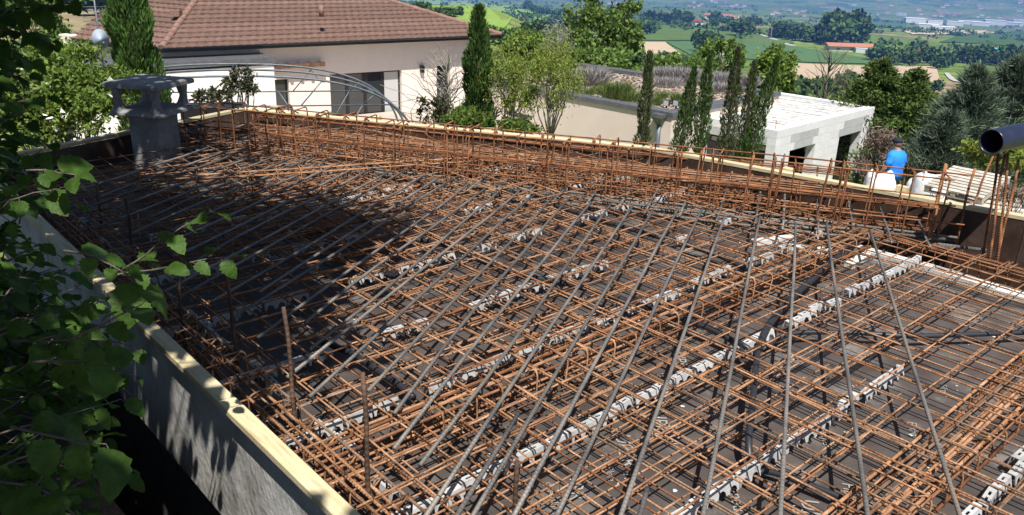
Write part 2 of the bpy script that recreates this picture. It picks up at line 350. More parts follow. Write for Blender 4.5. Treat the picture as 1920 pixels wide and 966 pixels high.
def _terrain_mat(m):
    t = m.node_tree; n = t.nodes; l = t.links; p = n['Principled BSDF']; p.inputs['Roughness'].default_value = .95; p.inputs['Specular IOR Level'].default_value = .05
    g = n.new('ShaderNodeNewGeometry')
    def noise(s, d=5):
        q = n.new('ShaderNodeTexNoise'); q.inputs['Scale'].default_value = s; q.inputs['Detail'].default_value = d; l.new(g.outputs['Position'], q.inputs['Vector']); return q.outputs[0]
    vo = n.new('ShaderNodeTexVoronoi'); vo.inputs['Scale'].default_value = .0045; l.new(g.outputs['Position'], vo.inputs['Vector'])
    sp = n.new('ShaderNodeSeparateColor'); l.new(vo.outputs['Color'], sp.inputs[0])
    cr = n.new('ShaderNodeValToRGB'); cr.color_ramp.interpolation = 'CONSTANT'; e = cr.color_ramp.elements
    e[0].color = (0.131, 0.195, 0.043, 1); e[1].position = .3; e[1].color = (0.174, 0.243, 0.058, 1)
    for p_, c in ((.5, (0.096, 0.157, 0.041, 1)), (.7, (0.189, 0.232, 0.072, 1)), (.86, (.28, .23, .14, 1)), (.93, (0.087, 0.152, 0.036, 1))):
        k = e.new(p_); k.color = c
    l.new(sp.outputs[0], cr.inputs[0])
    c2 = n.new('ShaderNodeValToRGB'); c2.color_ramp.elements[0].position = .35; c2.color_ramp.elements[0].color = (.6, .6, .6, 1); c2.color_ramp.elements[1].position = .7; c2.color_ramp.elements[1].color = (1.2, 1.2, 1.15, 1)
    l.new(noise(.03), c2.inputs[0])
    mx = n.new('ShaderNodeMix'); mx.data_type = 'RGBA'; mx.blend_type = 'MULTIPLY'; mx.inputs[0].default_value = 1; l.new(cr.outputs[0], mx.inputs[6]); l.new(c2.outputs[0], mx.inputs[7])
    l.new(mx.outputs[2], p.inputs['Base Color'])
_terrain_mat(mg); MT['terrain'] = mg
def build_terrain():
    az = np.radians(np.concatenate([np.linspace(-180, -60, 61)[:-1], np.linspace(-60, 60, 301)[:-1], np.linspace(60, 180, 61)[:-1]])); rr = np.concatenate([[6, 10, 14], np.geomspace(17, 40000, 190)])
    A, Q = np.meshgrid(az, rr); X = Q*np.sin(A); Y = Q*np.cos(A); Z = tz(X, Y); na = len(az)
    v = [(0, 0, -3.9)]+list(zip(X.ravel(), Y.ravel(), Z.ravel())); f = []
    for j in range(na): f.append((0, 1+(j+1) % na, 1+j))
    for i in range(len(rr)-1):
        for j in range(na):
            a = 1+i*na+j; b = 1+i*na+(j+1) % na; f.append((a, b, b+na, a+na))
    m = bpy.data.meshes.new('ground'); m.from_pydata(v, [], f); m.polygons.foreach_set('use_smooth', [True]*len(f)); m.update()
    o = obj('ground', m, 'terrain', kind='structure')
build_terrain()
def drape(name, quad, col, nu=24, nv=14, lift=.5, var=None, sc=.02, stretch=None):
    c = [tpx(*q) for q in quad]; v = []; f = []
    for j in range(nv+1):
        for i in range(nu+1):
            a = c[0].lerp(c[1], i/nu); b = c[3].lerp(c[2], i/nu); p = a.lerp(b, j/nv); v.append((p.x, p.y, float(tz(p.x, p.y))+lift*(1+math.hypot(p.x, p.y)/900)))
    for j in range(nv):
        for i in range(nu): k = j*(nu+1)+i; f.append((k, k+1, k+nu+2, k+nu+1))
    m = bpy.data.meshes.new(name); m.from_pydata(v, [], f); m.update()
    mm = mat(name+'_cover', col, .95, var=var or [tuple(q*1.15 for q in col), tuple(q*.88 for q in col)], scale=sc, spec=.05, stretch=stretch)
    return obj(name, m, mm, kind='structure')
# ================================================================== BUILDING UNDER THE SLAB, BANK
def ab(a, b, z=0.): v = dA*a+dB*b; return Vector((v.x, v.y, z))
LE = .93
NL = ab(LE, -1.5); QR = ab(5.4, -1.5); RR = Vector((5.2, 3.14, 0)); KK = Vector((.99, 6.32, 0)); FL = Vector((-2.45, 7.33, 0)); LL = ab(LE, 6.25)
POLY = [NL, QR, RR, KK, FL, LL]
def inset(poly, d):
    ctr = sum((Vector(p) for p in poly), Vector((0, 0, 0)))/len(poly); out = []; n = len(poly)
    for i in range(n):
        a, b, c = Vector(poly[i-1]), Vector(poly[i]), Vector(poly[(i+1) % n]); e1 = (b-a).normalized(); e2 = (c-b).normalized()
        n1 = Vector((-e1.y, e1.x, 0)); n2 = Vector((-e2.y, e2.x, 0)); k = d/(1+n1.dot(n2)); out.append(b+(n1+n2)*k)
    return out
MB().prism(inset(POLY, .38), -4.4, -.52).build('basement_walls', 'concrete', label='grey concrete storey under the reinforced slab', cat='building')
# soil bank on the camera's side, with a narrow trench between it and the slab
def build_bank():
    prof = [(-14, 1.6), (-6, .9), (-2.5, .35), (-.6, .05), (.12, 0.), (.28, -.25), (.36, -1.4), (.48, -3.2), (.70, -3.6), (1.02, -3.7)]; nb = 40; v = []; f = []
    for j in range(nb+1):
        b = -9+21*j/nb
        for a, z in prof:
            q = ab(a+.115*max(0, b)*(1 if a > -3 else 0)+(2.2*float(sstep(5.6, 8, b)) if a > -3 else 0)+random.gauss(0, .04), b); sink = max(0, b-4.0)*.34
            v.append((q.x, q.y, max(z-sink, -4.3)+random.gauss(0, .03)))
    k = len(prof)
    for j in range(nb):
        for i in range(k-1): f.append((j*k+i, j*k+i+1, (j+1)*k+i+1, (j+1)*k+i))
    m = bpy.data.meshes.new('bank'); m.from_pydata(v, [], f); m.polygons.foreach_set('use_smooth', [True]*len(f)); m.update()
    obj('bank', m, 'soil', kind='structure')
build_bank()
# ---- deck of film-faced plywood
deck = thing('plywood_deck', 'brown film-faced plywood deck lying under the reinforcement', 'deck', ab(3, 2))
DECKP = clip_poly([Vector(p) for p in POLY], dA*4.74, dA)
PW, PL_ = 1.25, 2.5
ia = 0
for i in range(5):
    for j in range(-2, 5):
        a0 = .80+i*PW; b0 = -1.9+j*PL_+(0 if i % 2 else 1.1)
        q = [ab(a0+.003, b0+.003), ab(a0+.003, b0+PL_-.003), ab(a0+PW-.003, b0+PL_-.003), ab(a0+PW-.003, b0+.003)]; q = q[::-1]
        for k in range(len(DECKP)):
            p0, p1 = DECKP[k], DECKP[(k+1) % len(DECKP)]; e = (p1-p0); nn = Vector((e.y, -e.x, 0)).normalized()
            q = clip_poly(q, p0, nn) if len(q) > 2 else q
        if len(q) > 2:
            dz = random.uniform(-.0025, .001); MB().prism(q, -.02+dz, dz).build('plywood_panel', 'ply', deck, origin=sum(q, Vector())/len(q))
prints = [('UPBR', (1218, 770), .085), ('sneu', (1252, 795), .075), ('UPBR', (1152, 815), .085), ('neu', (1168, 888), .075), ('que Filme', (1128, 850), .042), ('ReneuX', (1362, 900), .065), ('neux', (1445, 845), .05), ('UPBR', (1500, 935), .085), ('Co', (1483, 945), .05), ('Filme', (1578, 905), .06), ('neux', (1612, 905), .06), ('Usime', (1535, 800), .05), ('Filme', (1700, 790), .05), ('Film', (1760, 720), .045), ('BR', (1060, 905), .085), ('que Filme', (1022, 905), .042), ('neu', (1240, 700), .06), ('UPBR', (1260, 660), .08)]
for s, p, sz in prints:
    a = px(p[0], p[1], .002); b = px(p[0]+14, p[1]+62, .002)
    text_obj(s, 'printed_lettering', a+Vector((0, 0, .0012)), (b-a).normalized(), UP, sz, 'print', deck)
# crumbs of mortar and foam on the deck, wire ties on the bars
mbc = MB()
for k in range(420):
    c = ab(random.uniform(1.0, 4.7), random.uniform(-1.2, 5.6), .0025); r_ = random.choice((.002, .003, .004, .005, .008)); n_ = 6; an_ = random.random()*6
    ring = [c+Vector((math.cos(an_+q*1.047)*r_*random.uniform(.6, 1.3), math.sin(an_+q*1.047)*r_*random.uniform(.6, 1.3), 0)) for q in range(n_)]
    mbc.add(ring+[c+UP*r_*.5], [(q, (q+1) % n_, n_) for q in range(n_)])
mbc.build('mortar_crumbs', 'poly', deck, kind='stuff')
mbt = MB()
for k in range(900):
    a = 2.385+.15*random.randint(-9, 15); b = .80+.15*random.randint(-10, 30)
    if not (1.0 < a < 4.6): continue
    c = ab(a, b, .158); d1 = head(random.uniform(0, 360)); mbt.tube([c-d1*.009-UP*.008, c-d1*.006+UP*.010, c+d1*.007+UP*.010, c+d1*.010-UP*.006], .0011, 4)
    if random.random() < .4: mbt.tube([c+UP*.008, c+d1*.012+UP*.024, c+d1*.026+UP*random.uniform(.015, .04)], .0011, 4)
mbt.build('tie_wires', 'darkbar', None, label='dark wire ties twisted round the crossings of the rusty mesh', cat='wire', kind='stuff')
# ---- formwork along the edges
def edge_form(name, label, p, q, zt=.2, zb=-.02, outer='plyside', plank_w=.058, plank_t=.027, joint=2.6, inner=True, blocks=0):
    p = Vector(p); q = Vector(q); d = (q-p).normalized(); nout = Vector((d.y, -d.x, 0)); t = thing(name, label, 'formwork', p)
    L = (q-p).length; n = max(1, round(L/joint))
    for i in range(n):
        a = p+d*(L*i/n+.002); b = p+d*(L*(i+1)/n-.002); c = (a+b)/2; w = (b-a).length
        jz = random.uniform(-.004, .004); jn = random.uniform(-.004, .004); sl = random.uniform(-.004, .004)
        ax = ((d+Vector((0, 0, sl))).normalized(), nout, UP)
        bo = MB().box((0, 0, 0), (1, 1, 1)); loc = c+nout*(.012+jn)+Vector((0, 0, (zt+zb)/2))
        m = MB().box((0, 0, 0), (w, .018, zt-zb)).mesh('form_board'); o = obj('form_board', m, outer, t, loc); o.rotation_euler = frame_rot(d).to_euler()
        m = MB().box((0, 0, 0), (w, plank_w, plank_t)).mesh('top_plank'); o = obj('top_plank', m, 'pine', t, c+nout*(plank_w/2+jn)+Vector((0, 0, zt+plank_t/2+.001+jz))); o.rotation_euler = frame_rot(d+Vector((0, 0, sl*.6))).to_euler()
        bv = o.modifiers.new('bevel', 'BEVEL'); bv.width = .003; bv.segments = 1
    for i in range(blocks):
        c = p+d*(L*(i+.5)/blocks)+nout*(plank_w+.03); m = MB().prism([(-.035, -.03), (.035, -.03), (.04, .03), (-.03, .03)], -.45, zt+random.uniform(.02, .06)).mesh('stake'); o = obj('stake', m, 'pine', t, c); o.rotation_euler = (random.uniform(-.05, .05), random.uniform(-.08, .08), math.atan2(d.y, d.x))
    return t
edge_form('slab_formwork', 'yellow pine capped formwork with weathered grey board beside the hazel bush', LL, NL, zb=-.36, outer='greyboard', joint=3.6)
edge_form('slab_formwork', 'dark plywood formwork with pine cap in front of the tiled house', KK, FL, outer='plyside', blocks=7)
edge_form('slab_formwork', 'dark plywood formwork with pale pine cap in front of the block building', RR, KK, zb=-.5, outer='plyside', blocks=7)
edge_form('slab_formwork', 'short pine capped formwork behind the concrete chimney', FL, LL, outer='plyside')
# sheeted trench at the outer right edge
tr = clip_poly([Vector(p) for p in inset(POLY, .02)], dA*4.75, -dA)
MB().prism(tr, -.50, -.40).build('trench_sheeting', 'black_sheet', label='black plastic sheeting lining the edge beam trench', cat='sheeting')
sp = thing('insulation_strip', 'white polystyrene strip along the deck edge by the black trench', 'insulation', px(1800, 520, 0))
for k in range(3):
    c = ab(4.66+.015*(k % 2), 1.05+.42*k); o = obj('foam_block', MB().box((0, 0, 0), (.41, .085, .03+.006*(k % 3))).mesh('foam_block'), 'poly', sp, c+Vector((0, 0, .02))); o.rotation_euler = frame_rot(dB).to_euler(); o.rotation_euler.z += random.uniform(-.04, .04)
for k in range(3):
    c = ab(4.50-.05*k, 1.95+.25*k); o = obj('foam_block', MB().box((0, 0, 0), (.3, .05, .03)).mesh('foam_block'), 'poly', sp, c+Vector((0, 0, .018))); o.rotation_euler = (0, 0, random.uniform(0, 3))
# ================================================================== REINFORCEMENT
INP = inset(POLY, .05); INP2 = clip_poly(INP, dA*4.95, dA)
def mesh_sheet(label, a0, a1, b0, b1, z, sa, sb, oa, ob, r, rot=0., group=None, material='rust'):
    c = ab((a0+a1)/2, (b0+b1)/2, z); t = thing('rebar_mesh_sheet', label, 'rebar mesh', c, group)
    Rm = Matrix.Rotation(R(rot), 3, 'Z')
    def tr_(p): return c+Rm @ (p-c)
    k = math.ceil((b0-ob)/sb)
    while ob+k*sb <= b1:
        b = ob+k*sb+random.gauss(0, .004); k += 1
        s = clip_seg(tr_(ab(a0-.06, b, z)), tr_(ab(a1+.06, b+random.gauss(0, .004), z)), INP2)
        if s: bar('mesh_bar', s[0]+UP*random.gauss(0, .004), s[1]+UP*random.gauss(0, .004), r, material, t, random.choice((.003, .006, .010, .016)))
    k = math.ceil((a0-oa)/sa)
    while oa+k*sa <= a1:
        a = oa+k*sa+random.gauss(0, .004); k += 1
        s = clip_seg(tr_(ab(a, b0-.06, z+2*r)), tr_(ab(a+random.gauss(0, .004), b1+.06, z+2*r)), INP2)
        if s: bar('mesh_bar', s[0]+UP*random.gauss(0, .004), s[1]+UP*random.gauss(0, .004), r, material, t, random.choice((.003, .006, .010, .016)))
ups = [(.99, 2.62, -1.3, 1.86), (2.38, 4.72, -1.3, 1.42), (.99, 2.66, 1.62, 4.2), (2.34, 4.75, 1.18, 4.0), (.99, 2.6, 3.9, 6.2), (2.3, 4.9, 3.7, 6.6)]
where = ['beside the hazel side formwork cap', 'around the corrugated conduit bend', 'below the tree shadow on the slab', 'in front of the tall stirrup cage', 'around the concrete chimney base', 'along the house side formwork']
for i, u in enumerate(ups):
    mesh_sheet('rusty upper mesh sheet of square grid bars '+where[i], *u, z=.150, sa=.15, sb=.15, oa=2.385, ob=.80, r=.0036, rot=random.uniform(-.35, .35), group='upper rebar mesh sheets')
lows = [(.99, 2.3, -1.3, 2.3), (2.05, 3.6, -1.3, 2.6), (3.4, 4.72, -1.3, 2.2), (.99, 2.4, 2.0, 5.0), (2.1, 3.7, 2.3, 5.2), (3.3, 4.75, 2.0, 5.0), (.99, 4.8, 4.7, 6.7)]
wl = ['beside the hazel side formwork cap', 'under the corrugated conduit bend', 'by the white polystyrene strip', 'deep in the tree shadow', 'under the middle of the diagonal bars', 'in front of the tall stirrup cage', 'around the concrete chimney base']
for i, u in enumerate(lows):
    mesh_sheet('rusty lower mesh sheet of square grid bars '+wl[i], *u, z=.030, sa=.15, sb=.15, oa=2.31, ob=.73, r=.0035, rot=random.uniform(-.3, .3), group='lower rebar mesh sheets')
for i, u in enumerate([(.99, 2.9, .9, 3.3), (1.6, 3.9, 2.2, 4.6), (.99, 3.0, 3.4, 6.0)]):
    mesh_sheet('rusty middle mesh sheet of square grid bars '+['beside the low rusty beam cage', 'under the middle of the tall cage front', 'in the shade around the chimney'][i], *u, z=.112, sa=.15, sb=.15, oa=2.30, ob=.865, r=.0034, rot=random.uniform(-1.2, 1.2), group='middle rebar mesh sheets')
# ---- grey diagonal bars
dlist = [((1631, 432), (1795, 960)), ((1550, 419), (1625, 960)), ((1492, 419), (1461, 960)), ((1425, 406), (1318, 960)), ((1359, 406), (1200, 865)), ((1316, 393), (1048, 960)), ((1271, 393), (969, 959)), ((1224, 394), (890, 960)), ((1186, 386), (840, 904))]
dmore = [(391, 276), (426, 283), (459, 281), (495, 286), (515, 294), (545, 299), (585, 296), (608, 303), (638, 306), (668, 313), (699, 316), (732, 322), (757, 321), (794, 329), (821, 334), (849, 336), (879, 346), (909, 353), (942, 356), (972, 361), (1003, 366), (1035, 372), (1066, 374), (1108, 379), (1146, 382)]
ZC = .180
NEAR = clip_poly([Vector(p) for p in POLY], dA*(LE+.16), -dA)
glab = 'grey ribbed steel bar laid diagonally over the rusty mesh'
for a, b in dlist:
    p0, p1 = px(*a, ZC), px(*b, ZC); d = (p1-p0).normalized(); s = clip_seg(p0, p0+d*5.6, NEAR)
    bar('diagonal_rebar', s[0], s[1], .0074, 'steel', None, .005, 8, label=glab, cat='rebar', group='grey diagonal bars')
endpx = [(572, 742), (629, 787), (713, 809), (711, 850), (743, 863), (743, 928)]
for i, a in enumerate(dmore):
    p0 = px(*a, ZC); d = (-dC+dD*random.gauss(0, .010)).normalized(); s = clip_seg(p0, p0+d*5.6, NEAR); e = s[1]
    if (e-s[0]).length > 1.2: e = e-d*random.choice((.02, .08, .15, .28, .4))
    bar('diagonal_rebar', s[0]+UP*random.gauss(0, .004), e+UP*random.gauss(0, .004), .0074, 'steel', None, random.choice((.004, .008, .014)), 8, label=glab, cat='rebar', group='grey diagonal bars')
for a, b in (((972, 774), (820, 1030)), ((1214, 915), (1190, 1010))):
    bar('loose_rebar', px(*a, .19), px(*b, .185), .0075, 'steel', None, .003, 8, label='short loose grey bar end lying on the mesh between diagonal bars', cat='rebar', group='short loose bars')
def cd(c, d, z=0.): v = dC*c+dD*d; return Vector((v.x, v.y, z))
for k in range(27):
    d = -1.0+k*.205+random.gauss(0, .015); s = clip_seg(cd(4.95, d, .12), cd(7.5, d+random.gauss(0, .02), .13), inset(POLY, .06))
    if s and (s[1]-s[0]).length > .15: bar('lap_rebar', s[0], s[1]+UP*random.uniform(0, .03), .0075, 'steel', None, .006, 7, label='grey bar end running under the tall cage to the far formwork', cat='rebar', group='grey bars behind the cage')
# ---- tall upstand beam cage
def stirrup_mesh(w, h, r, hook=.06):
    rad = .022; pts = []
    def arc(cx, cz, a0, a1):
        for k in range(4): a = R(a0+(a1-a0)*k/3); pts.append((cx+rad*math.cos(a), 0, cz+rad*math.sin(a)))
    pts.append((-w/2+rad+hook, .004, h-.03)); pts.append((-w/2+rad, .004, h))
    arc(-w/2+rad, h-rad, 90, 180); arc(-w/2+rad, rad, 180, 270); arc(w/2-rad, rad, 270, 360); arc(w/2-rad, h-rad, 0, 90); pts.append((-w/2+.01, -.006, h)); pts.append((-w/2+.03, -.006, h-hook))
    return MB().tube(pts, r, 5).mesh('stirrup', True)
cage = thing('beam_cage', 'tall rusty stirrup cage with top bars crossing the slab', 'rebar cage', cd(5.3, 1.7, .03))
sm = stirrup_mesh(.19, .45, .0050); sm2 = stirrup_mesh(.17, .42, .0050)
d = -1.05
while d < 4.35:
    for q in range(random.choice((1, 1, 2))):
        o = obj('stirrup', random.choice((sm, sm, sm2)), 'rustdark', cage, cd(5.30+random.gauss(0, .006), d+q*.03, .035+random.gauss(0, .008))); o.rotation_euler = frame_rot(dC).to_euler(); o.rotation_euler.x += random.gauss(0, .03); o.rotation_euler.z += random.gauss(0, .06)
    d += random.uniform(.10, .21)
for c, z, r, mt in ((5.215, .462, .005, 'rustdark'), (5.385, .455, .005, 'rustdark'), (5.215, .31, .0045, 'rustdark'), (5.39, .30, .0045, 'rustdark'), (5.22, .20, .0045, 'rustdark'), (5.38, .18, .0045, 'rustdark'), (5.20, .055, .0105, 'steel'), (5.25, .050, .0105, 'steel'), (5.31, .052, .0105, 'steel'), (5.375, .055, .0105, 'steel'), (5.21, .095, .0095, 'steel'), (5.29, .09, .0085, 'steel')):
    bar('long_bar', cd(c, -1.15+random.uniform(-.2, .1), z+random.gauss(0, .006)), cd(c+random.gauss(0, .012), 4.35+random.uniform(-.1, .1), z+random.gauss(0, .01)), r, mt, cage, .012, 7)
# ---- low cages: edge beams and hidden beams
def low_cage(label, p, q, w, h, nb, nt_, r, step, group=None, z=.03, mt='rust'):
    p = Vector(p); q = Vector(q); d = (q-p).normalized(); n = UP.cross(d); L = (q-p).length; t = thing('beam_cage', label, 'rebar cage', (p+q)/2+UP*z, group); s = stirrup_mesh(w, h, .0036, .04)
    x = .05
    while x < L:
        o = obj('stirrup', s, mt, t, p+d*x+UP*(z+random.gauss(0, .006))); o.rotation_euler = frame_rot(n).to_euler(); o.rotation_euler.z += random.gauss(0, .05); o.rotation_euler.x += random.gauss(0, .06); x += step*random.uniform(.85, 1.15)
    for k in range(nb): u = -w/2+.015+(w-.03)*k/max(1, nb-1); bar('long_bar', p+n*(u+random.gauss(0, .004))+UP*(z+.014), q+n*(u+random.gauss(0, .008))+UP*(z+.014), r, mt, t, .01, 6)
    for k in range(nt_): u = -w/2+.015+(w-.03)*k/max(1, nt_-1); bar('long_bar', p+n*(u+random.gauss(0, .004))+UP*(z+h-.012), q+n*(u+random.gauss(0, .008))+UP*(z+h-.012), r, mt, t, .01, 6)
    return t
low_cage('low rusty beam cage running up from the hazel side formwork', ab(1.0, 2.02), ab(4.7, 2.02), .13, .125, 4, 4, .0055, .15)
low_cage('low bundle of thick rusty bars with small stirrups beside a white spacer strip', ab(1.2, .76), ab(4.7, .76), .20, .10, 5, 5, .0062, .12)
low_cage('low rusty edge cage tight against the hazel side formwork', ab(1.07, -1.4), ab(1.07, 5.9), .13, .13, 3, 3, .0052, .14)
low_cage('rusty edge cage against the house side formwork', cd(6.28, -.6), cd(6.28, 4.4), .2, .17, 4, 4, .005, .14, mt='rustdark')
low_cage('second rusty cage behind the tall stirrup cage', cd(5.85, -1.0), cd(5.85, 4.2), .24, .16, 5, 5, .005, .16, mt='rust')
low_cage('third rusty cage just behind the tall stirrup cage', cd(5.58, -1.1), cd(5.58, 4.3), .12, .18, 4, 4, .005, .17, mt='rustdark')
low_cage('rusty cage along the block side formwork', ab(4.86, .2), ab(4.86, 3.4), .16, .2, 4, 4, .0052, .13, mt='rustdark', z=-.1)
low_cage('rusty cage buried near the concrete chimney', ab(1.6, 5.4), ab(4.4, 4.35), .2, .16, 4, 4, .005, .16, mt='rust')
for k in range(46):   # loose rusty rods across the far part
    c = random.uniform(5.45, 6.3); d0 = random.uniform(-1.2, 3.5); L = random.uniform(.5, 1.8); an = random.gauss(0, .35)
    s = clip_seg(cd(c, d0, 0), cd(c+L*math.sin(an), d0+L*math.cos(an), 0), inset(POLY, .08))
    if s: z = random.uniform(.05, .21); bar('loose_rod', s[0]+UP*z, s[1]+UP*(z+random.gauss(0, .015)), .0042, random.choice(('rust', 'rustdark')), None, .01, 6, label='loose rusty rod lying among the bars behind the tall cage', cat='rebar', group='loose rods behind the cage')
for k in range(30):
    a = random.uniform(1.2, 4.2); b = random.uniform(3.2, 5.3); L = random.uniform(.4, 1.2); an = random.uniform(-.6, .6); q = dB*math.cos(an)+dA*math.sin(an)
    s = clip_seg(ab(a, b), ab(a, b)+q*L, INP2)
    if s: z = random.uniform(.04, .15); bar('loose_rod', s[0]+UP*z, s[1]+UP*(z+random.gauss(0, .01)), .004, 'rust', None, .008, 6, label='loose rusty rod lying in the mesh before the tall cage', cat='rebar', group='loose rods before the cage')
# ---- upright starter bars along the hazel side
for (x0, y0, x1, y1) in ((182, 338, 190, 420), (236, 368, 250, 490), (338, 512, 348, 650), (419, 494, 447, 712), (526, 556, 556, 832), (679, 668, 690, 985), (972, 850, 960, 1010)):
    b = px(x1, y1, .05); dpt = (b-Vector((0, 0, CAMZ))).dot(_fw); tt = pxd(x0, y0, dpt)
    if (tt-b).length > .75: tt = b+(tt-b).normalized()*.75
    bar('starter_bar', b, (b.x+(tt.x-b.x)*.5, b.y+(tt.y-b.y)*.5, tt.z), 0.0072, 'darkbar', None, .006, 8, label='dark upright ribbed starter bar standing inside the hazel side formwork', cat='rebar', group='upright starter bars')
# ---- column starter bars with the blue pipe resting on them (right)
cs = thing('column_starters', 'cluster of tall rusty column bars carrying the dark blue pipe', 'rebar cage', px(1830, 500, 0))
for (x0, y0, x1, y1, dz) in ((1872, 285, 1838, 505, 0), (1884, 288, 1852, 512, 0), (1889, 288, 1866, 515, 0), (1910, 300, 1862, 505, .02), (1862, 292, 1815, 410, .03), (1828, 315, 1790, 470, 0), (1774, 306, 1735, 480, 0), (1776, 308, 1742, 470, .03)):
    b = px(x1, y1, .0); b2 = px(1838, 520, 0); dpt = (b-Vector((0, 0, CAMZ))).dot(_fw); tt = pxd(x0, y0, dpt-.05)
    bar('upright_bar', b, tt, .0075, 'rustdark', cs, .008, 7)
def build_pipe():
    a = pxd(1858, 266, 4.35); b = pxd(2010, 232, 4.75); d = (b-a).normalized(); t = thing('drain_pipe', 'dark blue plastic drain pipe lying across the tall rusty column bars', 'pipe', a)
    ro, ri = .066, .061; u = d.cross(UP).normalized(); w = u.cross(d); n = 28
    def ring(c, r): return [c+(u*math.cos(2*math.pi*k/n)+w*math.sin(2*math.pi*k/n))*r for k in range(n)]
    e = b+d*.9
    MB().loft([ring(a+d*.5, ri), ring(a+d*.01, ri), ring(a, ri+.001), ring(a, ro-.001), ring(a+d*.006, ro), ring(e, ro)], cap=False).build('pipe_wall', 'navy_pipe', t, True)
    c = a+d*.34; MB().loft([ring(c, ro+.001), ring(c+d*.004, ro+.006), ring(c+d*.03, ro+.006), ring(c+d*.034, ro+.001)], cap=False).build('collar', 'navy_pipe', t, True)
build_pipe()
# ---- white spacer strips
def spacer_mesh(L=.112, w=.026, h=.038):
    mb = MB(); t = .0028
    mb.box((L/2, w/2-.0045, h), (L, .009, t)); mb.box((L/2, -w/2+.0045, h), (L, .009, t))
    for x, l in ((.012, .024), (L-.012, .024)): mb.box((x, 0, h+.0003), (l, w-.018, t))
    mb.box((L/2, 0, h+.0003), (.014, w-.018, t))
    for sy in (-1, 1):
        N = 2; aw = L/N
        for k in range(N):   # arched skirt
            x0 = k*aw; prof = [(x0, 0), (x0+.008, 0)]
            for q in range(7):
                a = math.pi*(1-q/6); prof.append((x0+aw/2+math.cos(a)*(aw/2-.010), .005+math.sin(a)*.018))
            prof += [(x0+aw-.008, 0), (x0+aw, 0), (x0+aw, h), (x0, h)]
            n = len(prof); v = [(x, sy*(w/2+.008*(1-z/h)), z) for x, z in prof]+[(x, sy*(w/2+.008*(1-z/h))-sy*t, z) for x, z in prof]
            mb.add(v, [tuple(range(n)) if sy < 0 else tuple(range(n-1, -1, -1)), tuple(range(2*n-1, n-1, -1)) if sy < 0 else tuple(range(n, 2*n))]+[((i+1) % n, i, n+i, n+(i+1) % n) for i in range(n)])
    return mb.mesh('spacer_block')
spm = spacer_mesh()
def spacer_run(label, b, a0, a1, skew=0., z=.037, gap=.012, skip=0., sz=1.):
    t = thing('spacer_strip', label, 'spacer', ab((a0+a1)/2, b, z), 'white plastic spacer strips'); a = a0
    while a < a1:
        bb = b+skew*(a-a0)+random.gauss(0, .006)
        if random.random() < skip: a += .12; continue
        o = obj('spacer_block', spm, 'white_plastic', t, ab(a, bb, z)); o.rotation_euler = (random.gauss(0, .05), random.gauss(0, .02), math.atan2(dA.y, dA.x)+random.gauss(0, .045)); o.scale = (1, 1, sz); a += .114+gap*random.random()
runs = [(1.17, .99, 3.15, 'with rectangular slots crossing the printed plywood beside the conduit end'), (1.69, .99, 4.6, 'passing under the black conduit junction'), (2.25, 1.02, 4.6, 'along the low rusty beam cage'), (2.75, 1.02, 4.6, 'at the edge of the tree shadow'), (3.35, 1.0, 4.7, 'in the tree shadow before the tall cage'), (3.95, 1.1, 4.6, 'deep in the tree shadow'), (4.6, 1.4, 4.3, 'close to the tall cage by the chimney'), (.58, 2.3, 4.4, 'beside the thick rusty bar bundle')]
for b, a0, a1, w_ in runs: spacer_run('white plastic spacer strip '+w_, b, a0, a1, random.uniform(-.012, .012), skip=(0 if b < 1.3 else .12 if b < 2 else .25 if b < 2.5 else .42), sz=1.)
spacer_run('white plastic spacer strip tight along the hazel side formwork', 1.42, 1.0, 1.3); 
t = thing('spacer_strip', 'white plastic spacer strip lying along the hazel side formwork', 'spacer', ab(1.17, 1.5, .0), 'white plastic spacer strips')
b = -1.2
while b < 5.5:
    o = obj('spacer_block', spm, 'white_plastic', t, ab(1.20+random.gauss(0, .01), b, .003)); o.rotation_euler = (0, 0, math.atan2(dB.y, dB.x)+random.gauss(0, .04)); b += random.choice((.118, .125, .3))
# ---- conduits
def conduit(label, pts, r, corr=True, z=.085, group='black conduits in the mesh'):
    P = [px(x, y, q[0] if q else z) for x, y, *q in pts]
    # Catmull-Rom through the points
    S = []
    for i in range(len(P)-1):
        p0, p1, p2, p3 = P[max(i-1, 0)], P[i], P[i+1], P[min(i+2, len(P)-1)]; n = max(3, int((p2-p1).length/(.0055 if corr else .03)))
        for k in range(n):
            u = k/n; S.append(.5*((2*p1)+(p2-p0)*u+(2*p0-5*p1+4*p2-p3)*u*u+(3*p1-p0-3*p2+p3)*u**3))
    S.append(P[-1]); rr = [r*(1 if i % 2 else .86) for i in range(len(S))] if corr else r
    MB().tube(S, [q*.86 for q in rr] if corr else rr*.84, 9).build('conduit', 'conduit', None, True, origin=P[0], label=label, cat='conduit', group=group)
conduit('smooth black conduit rising from the junction to the tall cage', [(1608, 452, .07), (1560, 492), (1500, 545), (1452, 596), (1432, 628), (1424, 655, .06)], .020, False)
conduit('black conduit running from the junction towards the printed plywood and dipping down', [(1422, 650, .10), (1416, 700, .12), (1410, 770, .12), (1404, 822, .10), (1406, 860, .06), (1412, 888, .02)], .0155, False, .1)
conduit('corrugated black conduit leaving the dipped elbow across the plywood', [(1414, 890, .02), (1432, 884, .03), (1470, 892, .04), (1540, 918, .045), (1600, 944, .045), (1690, 985, .045)], .0135)
conduit('long corrugated black conduit crossing the open mesh from the junction', [(1440, 650, .04), (1458, 636, .05), (1500, 624, .06), (1600, 624, .06), (1700, 630, .06), (1800, 628, .06), (1960, 622, .06)], .0145)
conduit('black conduit crossing under the diagonal bars towards the tree shadow', [(1395, 668, .05), (1376, 642, .07), (1330, 616), (1240, 584), (1160, 560), (1090, 538), (1010, 522), (950, 512), (905, 490), (840, 462), (790, 450)], .017, False)
